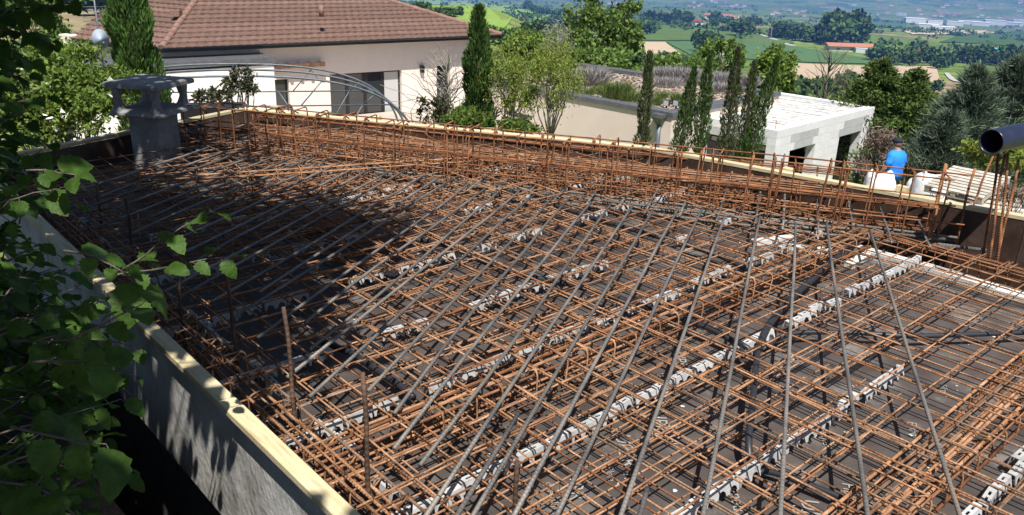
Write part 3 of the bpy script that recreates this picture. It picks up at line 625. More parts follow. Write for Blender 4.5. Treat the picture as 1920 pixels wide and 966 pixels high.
conduit('short corrugated black conduit curling out of the junction', [(1372, 640, .09), (1392, 646, .11), (1408, 660, .09), (1412, 682, .05)], .0145)
conduit('black conduit piece beside the low rusty beam cage', [(600, 640), (660, 664), (740, 716), (775, 745)], .017, False, .06)
conduit('black conduit under the mesh before the tall cage', [(1280, 458), (1340, 476), (1400, 505, .05)], .018, False, .06)
conduit('black conduit below the bars near the tall cage', [(1040, 385), (1100, 405), (1190, 432), (1240, 446)], .017, False, .06)
conduit('black conduit in the shade before the concrete chimney', [(420, 310), (450, 320), (470, 332)], .018, False, .07)
# ---- tied black wire bundle by the chimney
for k in range(7):
    b = px(360+random.uniform(-10, 14), 292, .03); pts = [b+Vector((random.gauss(0, .02)*i, random.gauss(0, .02)*i, .055*i)) for i in range(6)]
    MB().tube(pts, .005, 5).build('black_cable', 'conduit', None, True, origin=b, label='black cable end sticking up out of the bars beside the chimney', cat='cable', group='black cable ends')
# ---- chimney
def build_chimney():
    c = px(268, 300, .0); c = Vector((-2.74, 6.12, 0)); t = thing('chimney', 'grey concrete chimney with open four legged cowl standing among the bars', 'chimney', c); rz = R(-13)
    def zz(z): return z*1.10 if z < .376 else .4136+(z-.376)*.78
    def rect(w, z, ch=.02):
        w *= .76; ch *= .76; h = w/2; pts = [(-h+ch, -h), (h-ch, -h), (h, -h+ch), (h, h-ch), (h-ch, h), (-h+ch, h), (-h, h-ch), (-h, -h+ch)]; return [(x, y, zz(z)) for x, y in pts]
    def place(mb, name, material='dconc', smooth=False):
        o = obj(name, mb.mesh(name, smooth), material, t, c); o.rotation_euler = (0, 0, rz); return o
    place(MB().loft([rect(.325, -.02, .006), rect(.325, .375, .006)]), 'stack')
    place(MB().loft([rect(.54, .376), rect(.575, .385), rect(.57, .405, .03), rect(.50, .425, .05), rect(.46, .435, .05)]), 'cowl_base')
    for sx in (-1, 1):
        for sy in (-1, 1):
            rings = []
            for z, w, off in ((.41, .125, .205), (.44, .105, .205), (.475, .075, .208), (.52, .062, .215), (.535, .060, .215), (.56, .07, .212), (.60, .085, .21), (.635, .10, .205)):
                w *= .76; h = w/2; off *= .76; rings.append([(sx*off+x*h, sy*off+y*h, zz(z)) for x, y in ((-1, -.7), (-.7, -1), (.7, -1), (1, -.7), (1, .7), (.7, 1), (-.7, 1), (-1, .7))])
            place(MB().loft(rings), 'cowl_leg')
    place(MB().loft([rect(.59, .636, .015), rect(.61, .642, .015), rect(.61, .672, .015), rect(.59, .686, .03), rect(.1, .694, .02)]), 'cowl_top')
build_chimney()
# ================================================================== HOUSE
ZE = CAMZ-3.6; ZG0 = -4.95
def onplane(x, y, p, n):
    d = ray(x, y); o = Vector((0, 0, CAMZ)); return o+d*((Vector(p)-o).dot(n)/d.dot(n))
def wall_open(name, p, d, L, z0, z1, ops, thick, material, parent):
    """a wall from p along d with rectangular openings (u0,u1,za,zb); thickness goes to the left of d"""
    n = Vector((-d.y, d.x, 0)); mb = MB(); ax = (d, n, UP)
    def blk(u0, u1, za, zb):
        if u1-u0 > .001 and zb-za > .001: mb.box(p+d*((u0+u1)/2)+n*(thick/2)+UP*((za+zb)/2-p.z), (u1-u0, thick, zb-za), ax)
    u = 0
    for u0, u1, za, zb in sorted(ops): blk(u, u0, z0, z1); blk(u0, u1, z0, za); blk(u0, u1, zb, z1); u = u1
    blk(u, L, z0, z1); return mb.build(name, material, parent, origin=p)
E1, E2, E0 = px(303, 93, ZE), px(940, 67, ZE), px(138, 74, ZE)
dH = (E2-E1).normalized(); nH = Vector((dH.y, -dH.x, 0))
house = thing('house', 'cream plastered house under a large brown tiled hip roof', 'house', (E1+E2)/2*1.0+UP*(ZG0-ZE))
WP = E1-nH*.55-dH*.5; WL = (E2-E1).length-.2
def wuv(x, y): q = onplane(x, y, WP, nH)-WP; return q.dot(dH), q.z+WP.z
ops = []; glass = []
def add_op(xl, yt, xr, yb, yt2=None):
    u0, z1 = wuv(xl, yt); u1, _ = wuv(xr, yt); _, z0 = wuv(xr, yb); o_ = (u0, u1, z0, z1); ops.append(o_); return o_
o_door = add_op(618, 140, 753, 226); o_slot = add_op(819, 124, 844, 212); o_left = add_op(514, 150, 541, 206)
wall_open('wall', WP, dH, WL, ZG0-.6, ZE+.02, ops, .32, 'plaster', house)
def glazing(o, n, shade=None):
    u0, u1, z0, z1 = o; c = WP-nH*.20
    w = (u1-u0)/n
    for k in range(n):
        a = u0+k*w; fr = MB(); ax = (dH, nH, UP); t_ = .07
        for (cu, cz, su, sz) in ((a+t_/2, (z0+z1)/2, t_, z1-z0), (a+w-t_/2, (z0+z1)/2, t_, z1-z0), (a+w/2, z0+t_/2, w-2*t_, t_), (a+w/2, z1-t_/2, w-2*t_, t_)):
            fr.box(c+dH*cu+UP*(cz-c.z), (su, .06, sz), ax)
        f = fr.build('window_frame', 'frame', house, origin=c+dH*a)
        MB().box(c+dH*(a+w/2)+UP*((z0+z1)/2-c.z), (w-2*t_, .012, z1-z0-2*t_), ax).build('pane', 'glass' if not (shade and k in shade) else 'curtain', f, origin=c+dH*(a+w/2))
glazing(o_door, 4, (3,)); glazing(o_slot, 1); glazing(o_left, 1)
MB().box(WP-nH*2.2+dH*(WL/2)+UP*((ZG0+ZE)/2-WP.z), (WL-.4, .1, ZE-ZG0), (dH, nH, UP)).build('inner_wall', 'inside', house, origin=WP)
# side walls
nR = dH
MB().box(WP+dH*WL-nH*4.6+UP*((ZG0+ZE)/2-WP.z-.3), (.3, 8.5, ZE-ZG0+.6), (dH, nH, UP)).build('side_wall', 'plaster', house, origin=WP)
d0 = (E0-E1).normalized(); nin0 = Vector((d0.y, -d0.x, 0))
if nin0.dot(-nH) < 0: nin0 = -nin0
MB().box(E1+nin0*.7+d0*3.2-nH*.4+UP*((ZG0+ZE)/2-ZE-.3), (5.6, .3, ZE-ZG0+.6), (d0, nin0, UP)).build('side_wall', 'plaster', house, origin=E1)
# eave boards and gutters
for (a, b, n_) in ((E1, E2, nH), (E1, E0, -nin0), (E2, E2-nH*9, dH)):
    d_ = (b-a).normalized(); Lg = (b-a).length; mb = MB()
    MB().box((a+b)/2-n_*.32+UP*.0, (Lg, .56, .03), (d_, n_, UP)).build('soffit', 'wood', house, origin=a)
    prof = [(math.cos(q)*.075, math.sin(q)*.075) for q in np.linspace(math.pi, 2*math.pi, 7)]
    rings = [[p_+n_*(.05+u)+UP*(v+.06) for u, v in prof]+[p_+n_*(.05+u*.85)+UP*(v*.85+.062) for u, v in prof[::-1]] for p_ in (a, b)]
    mb.loft(rings).build('gutter', 'gutter', house, origin=a)
    MB().box((a+b)/2-n_*.03-UP*.03, (Lg, .03, .17), (d_, n_, UP)).build('fascia', 'gutter', house, origin=a)
# roof planes with rows of tiles
RUN, SL = 5.4, .34
def corner_pt(e, n1, n2, run):
    # point at distance run inside both eaves through e
    det = n1.x*n2.y-n1.y*n2.x; b1, b2 = n1.dot(e)+run, n2.dot(e)+run
    return Vector(((b1*n2.y-n1.y*b2)/det, (n1.x*b2-b1*n2.x)/det, e.z+run*SL))
R1 = corner_pt(E1, -nH, nin0, RUN); R2 = corner_pt(E2, -nH, -dH, RUN)
def tile_face(a, b, hipa, hipb, nin, step=.37):
    """rows of tiles on the plane rising from eave a-b along nin, bounded by the hips a-hipa and b-hipb"""
    d_ = (b-a).normalized(); k = 0
    sla = ((hipa-a).dot(d_))/max((hipa-a).dot(nin), .01); slb = ((hipb-b).dot(d_))/max((hipb-b).dot(nin), .01); Lab = (b-a).length
    while k*step < RUN-.05:
        s0 = k*step-.06; s1 = min(s0+step*1.12, RUN); u0 = sla*max(s0+step*.5, 0); u1 = Lab+slb*max(s0+step*.5, 0); k += 1
        n_ = max(2, int((u1-u0)/.06)); mb = MB(); v = []; f = []
        for i in range(n_+1):
            u = u0+(u1-u0)*i/n_; ph = (u+.15*(k % 2))/.30*2*math.pi; wv = .016*math.sin(ph)+.008*math.sin(2*ph)
            jit = random.gauss(0, .002)
            for s_, h in ((s0, .004+wv*.7), (s0, .066+wv*.7+jit), (s1, .006+wv*.7)):
                q = a+d_*u+nin*s_+UP*(s_*SL+h+.02); v.append(q)
        for i in range(n_):
            q = i*3; f += [(q, q+3, q+4, q+1), (q+1, q+4, q+5, q+2)]
        mb.add(v, f).build('tile_row', 'tile', house, origin=a)
tile_face(E1, E2, R1, R2, -nH); tile_face(E0+(E0-E1)*.0, E1, R1+(E0-E1)*.9, R1, nin0)
MB().add([E1, E2, R2, R1, E0, R1+(E0-E1)*.9], [(0, 1, 2, 3), (4, 0, 3, 5)]).build('roof_deck', 'wood', house, origin=E1)
RB = R2-nH*.01
MB().add([R1+UP*.03, R2+UP*.03, R2-nH*5.4-UP*1.8+dH*0, R1-nH*5.4-UP*1.8, E2+UP*.02, E2-nH*10.8+UP*.02], [(0, 1, 2, 3), (4, 5, 1)]).build('rear_roof', 'tile', house, origin=E1)
def caps(a, b):
    L = (b-a).length; d_ = (b-a).normalized(); s_ = d_.cross(UP).normalized(); w_ = s_.cross(d_); mb = MB(); n = int(L/.42)
    for k in range(n):
        p_ = a+d_*(k*.42); q_ = a+d_*(k*.42+.45); rings = []
        for c, r_ in ((p_, .125), (q_, .105)):
            rings.append([c+s_*(math.cos(t_)*r_)+w_*(math.sin(t_)*r_*.9+.05) for t_ in np.linspace(-.3, math.pi+.3, 8)])
        mb.loft(rings)
    mb.build('hip_tiles', 'tilecap', house, origin=a)
caps(E1, R1); caps(E2, R2); caps(R1, R2)
rv = px(602, 16, ZE+1.2); MB().tube([rv+UP*-.3, rv+UP*.12], .09, 10).build('roof_vent', 'tilecap', house, True, origin=rv)
rv2 = px(330, 24, ZE+1.0); MB().box(rv2, (.35, .3, .18)).build('roof_vent', 'tilecap', house, origin=rv2)
fl = pxd(743, 8, 37); MB().tube([fl-UP*1.5, fl+UP*1.2], .14, 12).build('flue', 'gutter', house, True, origin=fl)
# wall lamp and timber shelf
q = onplane(790, 129, WP, nH); lamp = obj('wall_lamp', MB().box((0, 0, 0), (.16, .12, .3), (dH, nH, UP)).box((0, 0, .12), (.2, .15, .05), (dH, nH, UP)).mesh('wall_lamp'), 'frame', None, q+nH*.07, label='small dark box lamp on the cream house wall', cat='lamp')
q1, q2 = onplane(512, 124, WP, nH), onplane(604, 118, WP, nH); L_ = (q2-q1).length
sh = thing('timber_shelf', 'brown timber beam on short brackets under the house eave', 'beam', q1+nH*.15)
MB().box((q1+q2)/2+nH*.24, (L_, .1, .16), (dH, nH, UP)).build('rail', 'wood', sh, origin=q1)
for k in range(5): c = q1.lerp(q2, (k+.3)/4.6); MB().box(c+nH*.17-UP*.02, (.12, .34, .13), (dH, nH, UP)).build('bracket', 'wood', sh, origin=c)
tq = [E1-dH*3+nH*7.5, E2+dH*.5+nH*7.5, E2+dH*.5-nH*.6, E1-dH*3-nH*.6]
MB().prism([(q.x, q.y) for q in tq], ZG0-.25, ZG0+.06).build('terrace', 'terracepave', kind='structure')
# ---- flat roofed annex and the dish
ZA = -2.3; A1, A2 = px(305, 121, ZA), px(512, 109, ZA); dX = (A2-A1).normalized(); nX = Vector((dX.y, -dX.x, 0))
an = thing('annex', 'white plastered flat roofed annex with grey coping beside the tiled house', 'annex', A1+UP*(ZG0-ZA)); La = (A2-A1).length+3
c = A2-dX*(La/2)-nX*1.6
MB().box(c+UP*((ZG0-.5-.16)/2-ZA/2-.08), (La, 3.2, ZA-ZG0+.5-.16), (dX, nX, UP)).build('wall', 'plaster_w', an, origin=A1)
MB().box(c-UP*.06, (La+.16, 3.36, .20), (dX, nX, UP)).build('coping', 'zinc', an, origin=A1)
def build_dish():
    c = pxd(188, 74, 21); t = thing('satellite_dish', 'grey satellite dish on a mast above the rose hedge', 'satellite dish', c-UP*.9); f = (Vector((.55, -.8, .35))).normalized(); s = f.cross(UP).normalized(); w = s.cross(f); v = []; F = []; n = 20
    rings = []
    for rr_ in (0.03, .10, .17, .225, .255): rings.append([c+s*(math.cos(2*math.pi*k/n)*rr_*.8)+w*(math.sin(2*math.pi*k/n)*rr_)+f*(rr_*rr_*.9) for k in range(n)])
    MB().loft(rings, cap=True).build('reflector', 'dish', t, True, origin=c)
    MB().tube([c-UP*1.3-f*.1, c-f*.1-UP*.2, c-f*.08+UP*1.0], .022, 7).build('mast', 'galv', t, True, origin=c)
    MB().tube([c-w*.3, c-w*.3+f*.35, c+f*.42-w*.22], .012, 6).box(c+f*.43-w*.2, (.05, .05, .07)).build('feed_arm', 'galv', t, True, origin=c)
    a = pxd(180, 32, 21); t2 = thing('tv_antenna', 'television aerial with grid reflector on the mast above the dish', 'antenna', a)
    mb = MB()
    for k in range(6): mb.tube([a+s*-.32+UP*(.25-.09*k), a+s*.32+UP*(.25-.09*k)], .008, 5)
    mb.tube([a-UP*.3, a+UP*.3], .014, 6); mb.build('grid', 'galv', t2, True, origin=a)
    MB().tube([a-UP*.1, a+Vector((.75, -.25, -.05))], .012, 6).build('boom', 'galv', t2, True, origin=a)
    MB().tube([a-UP*.05, c+UP*.6-f*.08], .018, 6).build('mast', 'galv', t2, True, origin=a)
build_dish()
# ---- hooped tunnel frame in front of the house
def build_hoops():
    top = px(440, 143, -1.25); ax = head(-20); wd = head(70+6); base = Vector((top.x, top.y, -4.6)); t = thing('tunnel_frame', 'bare galvanised hoop tunnel frame in front of the tiled house', 'greenhouse frame', base); H = top.z-base.z; Wd = 4.15
    def hp(k, a): # a 0..pi
        e = .42; cx, sy = math.cos(a), math.sin(a); return base+ax*(k*1.0)+wd*(Wd*math.copysign(abs(cx)**.8, cx))+UP*(H*abs(sy)**e)
    for k in (0, 1, 2): MB().tube([hp(k, math.pi*i/40) for i in range(41)], .026, 8).build('hoop', 'galv', t, True, origin=base)
    for a in (.42, .8, 1.2, 1.57, 1.95, 2.35, 2.7): MB().tube([hp(0, a), hp(1, a), hp(2, a)], .014, 6).build('purlin', 'galv', t, True, origin=base)
    for k in (0, 2):
        p1, p2 = hp(k, .62), hp(k, math.pi-.62); MB().tube([p1, p2], .018, 6).build('tie_bar', 'galv', t, True, origin=base)
        for i in range(5):
            a = p1.lerp(p2, (i+.5)/5); MB().tube([a, hp(k, .8+.38*i)], .015, 6).build('strut', 'galv', t, True, origin=base)
        for i in range(4):
            a = p1.lerp(p2, (i+.4)/4); MB().tube([a, a+wd*(.9 if i % 2 else -.9)-UP*1.5], .016, 6).build('brace', 'galv', t, True, origin=base)
build_hoops()
# ================================================================== GREEN ROOFED GARAGE AND BLOCK EXTENSION
ZP = CAMZ-4.55; G1 = px(1261, 212, ZP); gB = head(-47); gA = head(44.5); gx = thing('garage', 'pinkish plastered garage with planted gravel roof and grey coping', 'garage', Vector((G1.x, G1.y, -6)))
GL, GD = 9.0, 6.6; ng = -gA   # front wall runs along gB, faces -gA
wL = G1+gB*GL
qw0, qw1 = onplane(955, 206, G1, ng), onplane(1003, 226, G1, ng)
u_hi, u_lo = (qw0-G1).dot(gB), (qw1-G1).dot(gB)
wall_open('wall', wL, -gB, GL, -6.4, ZP-.12, [(GL-u_hi, GL-u_lo, qw1.z, qw0.z)], .3, 'pink', gx)
MB().box(G1+gB*((u_hi+u_lo)/2)+gA*.2+UP*((qw0.z+qw1.z)/2-G1.z), (u_hi-u_lo, .04, qw0.z-qw1.z), (gB, gA, UP)).build('window', 'glass', gx, origin=qw0)
MB().box(G1+gA*(GD/2+.15)-gB*(-.15)+UP*(-1.8), (GD-.3, .3, 3.5), (gA, gB, UP)).build('wall', 'pink', gx, origin=G1)
MB().box(G1+gA*(GD-.15)+gB*(GL/2)+UP*(-1.8), (GL, .3, 3.5), (gB, gA, UP)).build('wall', 'pink', gx, origin=G1)
for (c, e, ax) in ((G1+gB*(GL/2)+gA*.17, (GL+.1, .44, .14), (gB, gA, UP)), (G1+gA*(GD/2)+gB*.17, (GD-.92, .44, .135), (gA, gB, UP)), (G1+gA*(GD-.2)+gB*(GL/2), (GL+.1, .44, .142), (gB, gA, UP))):
    MB().box(c-UP*.06, e, ax).build('coping', 'zinc', gx, origin=c)
MB().prism([G1+gB*.3+gA*.3, G1+gB*.3+gA*(GD-.3), G1+gB*(GL-.2)+gA*(GD-.3), G1+gB*(GL-.2)+gA*.3][::-1], ZP-.5, ZP-.14).build('roof_gravel', 'gravel', gx, origin=G1)
def tuft(name, label, cat, c, r, h, n, material, group, size=.3, wid=.08, spread=.6):
    ang = RNG.random(n)*6.283; rad = np.sqrt(RNG.random(n))*r; P = np.stack([np.cos(ang)*rad, np.sin(ang)*rad, RNG.random(n)*h*.35], 1)
    D = np.stack([np.cos(ang)*spread*RNG.random(n), np.sin(ang)*spread*RNG.random(n), np.ones(n)], 1)+RNG.normal(size=(n, 3))*.25
    return obj(name, leaf_mesh(name, P, D, h, wid, .5), material, None, c, label=label, cat=cat, group=group)
for (x, y, r, h) in ((1235, 148, .55, .5), (1262, 150, .6, .55), (1290, 153, .6, .6), (1316, 156, .55, .5), (1340, 160, .6, .55), (1365, 158, .6, .5), (1390, 162, .6, .5), (1250, 162, .5, .4), (1345, 172, .5, .4), (1098, 160, .4, .6), (1112, 158, .45, .7)):
    c = px(x, y, ZP-.14); tuft('lavender_bush', 'dry grey lavender bush growing on the gravel garage roof', 'shrub', c, r, h*.62, 1100, 'lavender', 'lavender bushes on the garage roof', .3, .07, .9)
for (x, y, r, h) in ((1150, 188, .35, .45), (1165, 186, .3, .4), (1135, 178, .2, .25), (1180, 192, .25, .3), (1095, 180, .35, .25), (1225, 198, .25, .25), (1240, 186, .2, .2), (1120, 176, .15, .2), (1272, 196, .2, .3)):
    tuft('grass_tuft', 'green grass tuft on the gravel garage roof', 'grass', px(x, y, ZP-.14), r, h, 500, 'grass', 'grass tufts on the garage roof', .3, .05, .8)
gr = RNG.random((2600, 2)); P = np.array([G1+gB*(.4+a*(GL-.8))+gA*(.4+b*(GD-.8)) for a, b in gr]); P[:, 2] = ZP-.135
obj('roof_litter', leaf_mesh('roof_litter', P, unit(len(P))*np.array([1, 1, .25]), .16, .6), 'dry', gx, kind='stuff')
# rain hopper and downpipe, floodlights
q = onplane(1241, 216, G1, ng); dp = thing('downpipe', 'grey rain hopper and downpipe on the pinkish garage wall', 'downpipe', q+ng*.05)
MB().loft([[q+ng*(.02+b)+gB*a+UP*z for a, b in ((-s, 0), (s, 0), (s, s*1.4), (-s, s*1.4))] for z, s in ((-.3, .08), (-.05, .19), (.06, .19))]).build('hopper', 'zinc', dp, origin=q)
MB().tube([q+ng*.1-UP*.28, q+ng*.1-UP*1.1, q+ng*.16-UP*1.35, q+ng*.16-UP*2.6], .07, 10).build('pipe', 'galv', dp, True, origin=q)
for x in (1244, 1262):
    c = px(x, 204, ZP+.02)+gA*.15; t = thing('floodlight', 'small dark floodlight on the corner of the garage coping', 'floodlight', c, 'floodlights on the garage corner')
    MB().box(c+UP*.16, (.2, .08, .18), (gB, gA, UP)).build('housing', 'gutter', t, origin=c); MB().box(c+UP*.04, (.04, .04, .08), (gB, gA, UP)).build('bracket', 'gutter', t, origin=c); MB().box(c+UP*.16-gA*.045, (.17, .006, .15), (gB, gA, UP)).build('lens', 'curtain', t, origin=c)
# ---- block extension
ZX = CAMZ-5.0; N0 = px(1457, 253, ZX); N1 = px(1640, 207, ZX); eA = (N1-N0).normalized(); eB = Vector((-eA.y, eA.x, 0)); nE = -eB; LX = (N1-N0).length
LFX = 3.4
ex = thing('block_extension', 'unfinished pale aerated block building with two openings', 'building', Vector((N0.x, N0.y, -6.1)))
def xuv(x, y): q = onplane(x, y, N0, nE)-N0; return q.dot(eA), q.z+N0.z
wu0, wz1 = xuv(1481, 283); wu1, _ = xuv(1529, 271); du0, dz1 = xuv(1574, 257); du1, _ = xuv(1615, 245)
xops = [(wu0, wu1, -5.0, (wz1+dz1)/2), (du0, du1, -6.6, (wz1+dz1)/2)]; ZO = (wz1+dz1)/2
_bm = {}
def block(name, p, d, n, u0, u1, za, zb, th, material, parent):
    k = (round(u1-u0, 3), round(zb-za, 3), th)
    if k not in _bm: _bm[k] = MB().box((0, 0, 0), (u1-u0-.006, th, zb-za-.006)).mesh('block')
    m = _bm[k] if material == 'block' else _bm[k].copy()
    if material != 'block': m.materials.clear()
    o = obj(name, m, material, parent, p+d*((u0+u1)/2)+n*(th/2+random.uniform(-.002, .002))+UP*((za+zb)/2-p.z)); o.rotation_euler = (0, 0, math.atan2(d.y, d.x)); return o
def block_wall(p, d, n_in, L, ztop, zbot, ops_):
    MB().box(p+d*(L/2)+n_in*.17+UP*0, (.01, .01, .01)).v
    core = []; zc = ztop; k = 0; BH, BL = .25, .60
    while zc > zbot:
        za = zc-BH; segs = [(0., L)]
        for (u0, u1, oz0, oz1) in ops_:
            if za < oz1-.02 and zc > oz0+.02: segs = [s for a, b in segs for s in ((a, min(b, u0)), (max(a, u1), b)) if s[1]-s[0] > .01]
        for a, b in segs:
            u = a-(.3 if k % 2 else 0); 
            while u < b-.01:
                s, e = max(u, a), min(u+BL, b); u += BL
                if e-s > .03:
                    lin = any(za < oz1+.26 and zc > oz1+.01 and s > u0-.35 and e < u1+.35 for (u0, u1, oz0, oz1) in ops_)
                    block('lintel_block' if lin else 'wall_block', p, d, n_in, s, e, za, zc, .30, 'lintel' if lin else 'block', ex)
        zc = za; k += 1
for o_ in xops:
    pass
ztop_al = ZO+.25*math.ceil((ZX-ZO)/.25)   # courses line up with the openings' heads
block_wall(N0, eA, eB, LX, ztop_al, -6.6, xops)
_q = onplane(1446, 277, N0, -eA)-N0; FO = (_q.dot(eB), _q.dot(eB)+2.3, -6.6, _q.z+N0.z)
block_wall(N0+eB*.302, eB, eA, LFX, ztop_al-.001, -6.6, [(FO[0]-.302, FO[1]-.302, FO[2], FO[3])])
block_wall(N1-eA*.30+eB*.302, eB, eA, LFX, ztop_al-.002, -6.6, [])
MB().box(N0+eA*(LX/2)+eB*(LFX/2+.3)-UP*1.9, (LX-.7, LFX-.4, .06), (eA, eB, UP)).build('dark_floor', 'inside', ex, origin=N0)
MB().box(N0+eA*(LX/2)+eB*2.2-UP*(1.2), (LX-.8, .06, 2.0), (eA, eB, UP)).build('inner_wall', 'inside', ex, origin=N0)
MB().box(N0+eA*(LX/2)+eB*1.8+UP*(ztop_al-ZX-.2), (LX-.62, LFX-.0, .1), (eA, eB, UP)).build('roof_base', 'mortar', ex, origin=N0)
for k in range(int((LX-.65)/.2)):
    w_ = .165; o = obj('roof_strip', MB().box((0, 0, 0), (LFX-.1, w_, .09+.012*(k % 2))).mesh('roof_strip'), 'roofpoly', ex, N0+eA*(.42+k*.2)+eB*(LFX/2+.32)+UP*(ztop_al-ZX-.11)); o.rotation_euler = (random.gauss(0, .01), random.gauss(0, .003), math.atan2(eB.y, eB.x)+random.gauss(0, .004))
for k in range(40):
    c = N0+eA*random.uniform(.4, LX-.4)+eB*random.uniform(.4, LFX); 
bar('corner_rod', N0+eA*.1+eB*.12+UP*(ztop_al-ZX-.2), N0+eA*.1+eB*.14+UP*(ztop_al-ZX+.28), .012, 'rustdark', ex)
# ---- dark door in the extension's front opening
def fuv(x, y): q = onplane(x, y, N0, -eA)-N0; return q.dot(eB), q.z+N0.z
MB().box(N0+eB*(FO[0]+FO[1])/2+eA*.16+UP*((FO[2]+FO[3])/2-.1-N0.z), (.05, FO[1]-FO[0]-.02, FO[3]-FO[2]-.2), (eA, eB, UP)).build('door_panel', 'carpaint', ex, origin=N0)
for k in range(3): MB().box(N0+eB*(FO[0]+(k+.5)*(FO[1]-FO[0])/3)+eA*.128+UP*(FO[3]-.75-N0.z), (.012, (FO[1]-FO[0])/3-.12, .55), (eA, eB, UP)).build('door_pane', 'glass', ex, origin=N0)
MB().box(N0+eB*(FO[0]+FO[1])/2+eA*.14+UP*(FO[3]-.10-N0.z), (.08, FO[1]-FO[0]-.3, .13), (eA, eB, UP)).build('door_head', 'pallet', ex, origin=N0)
# ================================================================== WORKER, BAGS, PALLETS
def ell(c, rx, ry, n=14, fx=Vector((1, 0, 0)), fy=Vector((0, 1, 0))): return [c+fx*(rx*math.cos(2*math.pi*k/n))+fy*(ry*math.sin(2*math.pi*k/n)) for k in range(n)]
def build_person():
    hd = pxd(1688, 262, 18.0); gz = hd.z-1.74; c = Vector((hd.x, hd.y, gz)); f = head(-38); s = Vector((f.y, -f.x, 0))   # faces left, back partly to us
    t = thing('person', 'worker in a bright blue shirt and dark cap walking beside white bulk bags', 'person', c)
    def P(a, b, z): return c+f*a+s*b+UP*z
    me = bpy.data.meshes.new('body'); V = []; E_ = []; rad = []
    def jv(p, r, link=None):
        V.append(p-c); rad.append(r)
        if link is not None: E_.append((link, len(V)-1))
        return len(V)-1
    pel = jv(P(0, 0, .95), .14); ab_ = jv(P(0, 0, 1.12), .135, pel); ch = jv(P(.01, 0, 1.34), .13, ab_); nk = jv(P(.02, 0, 1.50), .062, ch); hb = jv(P(.05, 0, 1.58), .075, nk); ht = jv(P(.055, 0, 1.68), .085, hb)
    for k in (-1, 1):
        sh_ = jv(P(0, .18*k, 1.40), .052, ch); el = jv(P(-.04+.08*(k < 0), .31*k, 1.15), .05, sh_); wr = jv(P(.12+.06*(k < 0), .29*k, .94), .038, el); ha = jv(P(.17+.06*(k < 0), .28*k, .86), .038, wr)
        for q in range(4): jv(P(.20+.06*(k < 0), (.21+.02*q)*k, .79-.006*abs(q-1.5)), .011, ha)
        jv(P(.22+.06*(k < 0), .21*k, .86), .012, ha)
        hi = jv(P(0, .1*k, .88), .105, pel); kn = jv(P(.10*k, .11*k, .50), .075, hi); an_ = jv(P(.10*k-.06, .11*k, .10), .048, kn); jv(P(.10*k+.12, .12*k, .04), .042, an_)
    me.from_pydata([tuple(v) for v in V], E_, []); me.materials.append(MT['skin']); o = obj('body', me, None, t, c)
    md = o.modifiers.new('skin', 'SKIN'); 
    for i, sv in enumerate(me.skin_vertices[0].data): sv.radius = (rad[i], rad[i]); sv.use_root = (i == 0)
    o.modifiers.new('sub', 'SUBSURF').levels = 1; o.modifiers['sub'].render_levels = 2
    # shirt: torso and short sleeves
    mb = MB(); mb.loft([ell(P(a, 0, z), rx*1.36, ry*1.25, 16, s, f) for z, rx, ry, a in ((.90, .185, .135, 0), (.98, .18, .135, 0), (1.12, .175, .135, 0), (1.28, .20, .145, .005), (1.40, .21, .14, .01), (1.46, .16, .11, .015), (1.505, .075, .072, .02))])
    for k in (-1, 1):
        p0, p1 = P(0, .17*k, 1.43), P(-.03+.06*(k < 0), .285*k, 1.19); d_ = (p1-p0).normalized(); u = d_.orthogonal().normalized(); w = d_.cross(u)
        mb.loft([ell(p0.lerp(p1, q), r_, r_, 10, u, w) for q, r_ in ((0, .075), (.3, .088), (.7, .08), (1, .078))])
    mb.build('shirt', 'blue', t, True, origin=c)
    mb = MB()
    for k in (-1, 1):
        pts = [(P(0, .085*k, .95), .115), (P(.02*k, .1*k, .80), .112), (P(.10*k, .11*k, .50), .092), (P(.10*k-.05, .11*k, .14), .078)]
        mb.loft([ell(p_, r_, r_*1.05, 12, s, f) for p_, r_ in pts])
    mb.build('trousers', 'trouser', t, True, origin=c)
    hc = P(.055, 0, 1.665)
    MB().loft([ell(hc+UP*z+f*a, r_*.92, r_*1.08, 14, s, f) for z, r_, a in ((.005, .104, 0), (.05, .103, 0), (.085, .085, -.005), (.105, .045, -.01), (.11, .01, -.01))]).add([hc+f*.1+s*.075+UP*.012, hc+f*.205+s*.05+UP*.0, hc+f*.205-s*.05+UP*.0, hc+f*.1-s*.075+UP*.012, hc+f*.1+s*.075+UP*.026, hc+f*.205+s*.05+UP*.012, hc+f*.205-s*.05+UP*.012, hc+f*.1-s*.075+UP*.026], [(0, 1, 2, 3), (7, 6, 5, 4), (0, 4, 5, 1), (1, 5, 6, 2), (2, 6, 7, 3)]).build('cap', 'navy', t, True, origin=c)
    MB().add([P(.135, -.012, 1.63), P(.135, .012, 1.63), P(.16, 0, 1.615), P(.125, 0, 1.675)], [(0, 2, 3), (2, 1, 3), (0, 1, 2)]).build('nose', 'skin', t, origin=c)
    MB().loft([ell(P(.035, 0, z), r_*.9, r_, 12, s, f) for z, r_ in ((1.57, .06), (1.61, .088), (1.67, .098))]).build('hair', 'wood', t, True, origin=c)
build_person()
